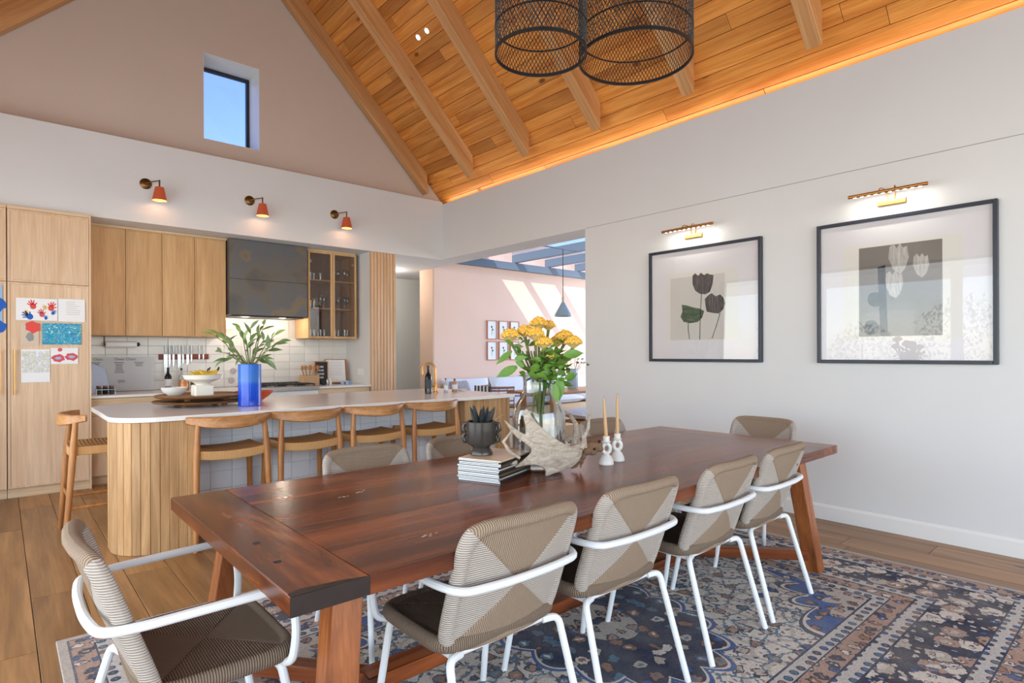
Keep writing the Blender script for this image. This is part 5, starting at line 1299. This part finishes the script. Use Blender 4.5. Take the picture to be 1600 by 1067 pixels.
def cushion(c, s, mat, label, rx=0, rz=0, name='cushion', grp=None):
    m = MB(); N = 14; vs = []; fs = []
    def sp(i, j, sg):
        u = i / N * 2 - 1; v = j / N * 2 - 1; h_ = (max(0, (1 - u ** 4) * (1 - v ** 4))) ** .45
        sq = 1 - .05 * (1 - abs(u)) * (abs(v) > .99) - .05 * (1 - abs(v)) * (abs(u) > .99)
        return (u * s[0] / 2 * sq, v * s[1] / 2 * sq, sg * h_ * s[2] / 2)
    for sg in (1, -1):
        o = len(vs); vs += [sp(i, j, sg) for i in range(N + 1) for j in range(N + 1)]
        for i in range(N):
            for j in range(N):
                f = (o + i * (N + 1) + j, o + (i + 1) * (N + 1) + j, o + (i + 1) * (N + 1) + j + 1, o + i * (N + 1) + j + 1); fs.append(f if sg == 1 else f[::-1])
    M_ = Matrix.Translation(c) @ Matrix.Rotation(rz, 4, 'Z') @ Matrix.Rotation(rx, 4, 'X')
    m.add(vs, fs, 0, M_); return one(name, m, mat, label, 'cushion', tuple(c), grp)
t = thing('bench', 'built-in bench along the foot of the pink wall', 'bench', (7.7, 7.55, 0))
obj('base', MB().box(5.30, 10.2, 7.25, 7.86, 0, .40), m_oakh, t); obj('back', MB().box(5.30, 10.2, 7.80, 7.86, .40, .80), m_oakh, t)
for k in range(5):
    x = 5.78 + .97 * k
    lbs = ['leftmost', 'second', 'third', 'fourth', 'rightmost'][k]
    cushion((x, 7.52, .475), (.96, .55, .15), m_cush, 'white linen seat cushion on the bench by the pink wall, %s' % lbs, name='seat_cushion', grp='white seat cushions')
    cushion((x, 7.70, .73), (.95, .36, .17), m_cush, 'puffy white back cushion against the pink wall, %s' % lbs, R(74), name='back_cushion', grp='white back cushions')
t = thing('table', 'light wooden table in the sun room under the cone pendant', 'table', (7.4, 6.2, 0))
obj('tabletop', MB().box(5.72, 9.0, 5.78, 6.62, .715, .75, .004), m_teakr, t)
for x in (5.95, 8.8):
    for y in (5.88, 6.52): obj('leg', MB().box(x - .035, x + .035, y - .035, y + .035, 0, .715), m_teak, t)
t = thing('bench', 'low wooden bench on the near side of the sun room table', 'bench', (7.0, 5.3, 0))
obj('seat', MB().box(5.75, 9.0, 5.10, 5.50, .37, .41, .004), m_teakr, t)
for x in (6.3, 8.2): obj('leg', MB().box(x - .04, x + .04, 5.15, 5.45, 0, .37), m_black, t)
for k in range(3): cushion((6.2 + .98 * k, 5.31, .485), (.95, .44, .15), m_cush, 'white cushion on the near bench in the sun room, %s' % ['left end', 'middle', 'right end'][k], name='seat_cushion', grp='white cushions on the near bench')
cushion((6.55, 5.45, .66), (.42, .36, .14), m_bluec, 'blue cushion standing on the near sun room bench', R(70), name='blue_cushion')
cushion((5.45, 7.42, .70), (.42, .38, .15), plain('striped_linen', lin(158, 150, 156), .95, var=.5, vs=30), 'dark striped cushion at the left end of the pink wall bench', R(70), R(15), name='striped_cushion')
# ribbed vase with white flowers
vx, vy = 6.86, 6.34
t = thing('ribbed_vase', 'grey ribbed cylinder vase on the sun room table', 'vase', (vx, vy, .75))
obj('body', MB().lathe([(.078, 0), (.082, .01), (.082, .31), (.074, .31), (.072, .2), (0, .2)], 60, (vx, vy, .75), wob=lambda a, z: 1 + .035 * math.cos(a * 15)), plain('grey_glaze', lin(170, 180, 192), .35), t, True)
t = thing('white_flowers', 'airy white and green flowers in the ribbed grey vase', 'flowers', (vx, vy, .96))
for k in range(12):
    a = k * 2.4; q = .05 + .02 * (k % 4); tp = Vector((vx + q * 2.2 * math.cos(a), vy + q * 2.2 * math.sin(a), 1.16 + .03 * (k % 5)))
    obj('stem', MB().tube([(vx + .02 * math.cos(a), vy + .02 * math.sin(a), .97), tp], .003, 5), m_stem, t)
    m = MB()
    m.ell(tp, (.022, .022, .016), 8, 6)
    for j in range(14): m.ell(tp + Vector((random.uniform(-.022, .022), random.uniform(-.022, .022), random.uniform(-.012, .012))), [random.uniform(.006, .011)] * 3, 6, 4)
    obj('flower_head', m, m_cream if k % 3 else m_lf, t, True)
# rattan armchair at the head of the sun room table
cx0, cy0 = 5.27, 6.28
t = thing('rattan_chair', 'brown rattan armchair with a striped throw at the sun room table', 'chair', (cx0, cy0, 0))
m_rat = plain('rattan', lin(150, 104, 80), .6, var=.35, vs=40)
arcp = [(cx0 - .0 - .27 * math.cos(a), cy0 + .27 * math.sin(a)) for a in [R(-100) + R(200) * k / 16 for k in range(17)]]
for z, r_ in ((.84, .016), (.80, .012), (.76, .012), (.72, .012), (.66, .010), (.60, .010), (.44, .014)):
    obj('hoop', MB().tube([(x, y, z) for x, y in arcp], r_, 8), m_rat, t, True)
for k in range(0, 17, 2): obj('spindle', MB().tube([(arcp[k][0], arcp[k][1], .42), (arcp[k][0], arcp[k][1], .84)], .007, 6), m_rat, t, True)
obj('seat', MB().lathe([(.26, .40), (.27, .42), (.26, .45), (0, .455)], 28, (cx0, cy0, 0)), m_cush, t, True)
for a in (45, 135, 225, 315): obj('leg', MB().tube([(cx0 + .2 * math.cos(R(a)), cy0 + .2 * math.sin(R(a)), .41), (cx0 + .27 * math.cos(R(a)), cy0 + .27 * math.sin(R(a)), 0)], .014, 8), m_black, t, True)
m = MB()
for k in range(9):
    m.box(cx0 - .30, cx0 - .285, cy0 - .16 + .036 * k, cy0 - .128 + .036 * k, .30, .87, .002)
th_ = thing('throw', 'black and white striped throw hanging over the rattan armchair', 'blanket', (cx0 - .29, cy0, .3))
for k in range(9): obj('stripe', MB().box(cx0 - .305, cx0 - .290, cy0 - .17 + .038 * k, cy0 - .134 + .038 * k, .22, .865, .002), m_cush if k % 2 else m_labd, th_)

# ------------------------------------------------------------------ garden seen in the picture glass
def bush(x, y, h, r_, label, n=900):
    t = thing('garden_bush', label, 'bush', (x, y, -.09), 0, 'bushes outside the garden doors')
    obj('trunk', MB().tube([(x, y, -.09), (x + .05, y, h * .4), (x, y + .04, h * .75)], [.04, .03, .015], 8), m_stem, t, True)
    m = MB()
    for k in range(n):
        a = random.uniform(0, 2 * PI); ph = math.acos(random.uniform(-1, 1)); q = random.uniform(.4, 1) ** .5
        c = Vector((x + r_ * q * math.sin(ph) * math.cos(a), y + r_ * q * math.sin(ph) * math.sin(a), h * .58 + h * .42 * q * math.cos(ph)))
        d = Vector((random.uniform(-1, 1), random.uniform(-1, 1), random.uniform(-1, 1))); l_ = leaf(c, d, .11, .05, n=2)
        m.add(l_.v, l_.f)
    o = obj('foliage', m, m_lg, t); o['kind'] = 'stuff'
for i, (x, y, h, r_, lb) in enumerate(((-5.4, 1.2, 2.2, .8, 'leafy bush left of the garden doors, seen reflected in the picture glass'), (-5.9, 3.0, 2.6, .9, 'tall leafy bush in the middle of the garden, seen reflected'), (-5.5, 4.8, 2.0, .8, 'leafy bush at the far end of the garden doors'), (-5.6, 6.6, 2.4, .9, 'leafy bush beyond the end of the sun-blocking roof'))):
    bush(x, y, h, r_, lb)
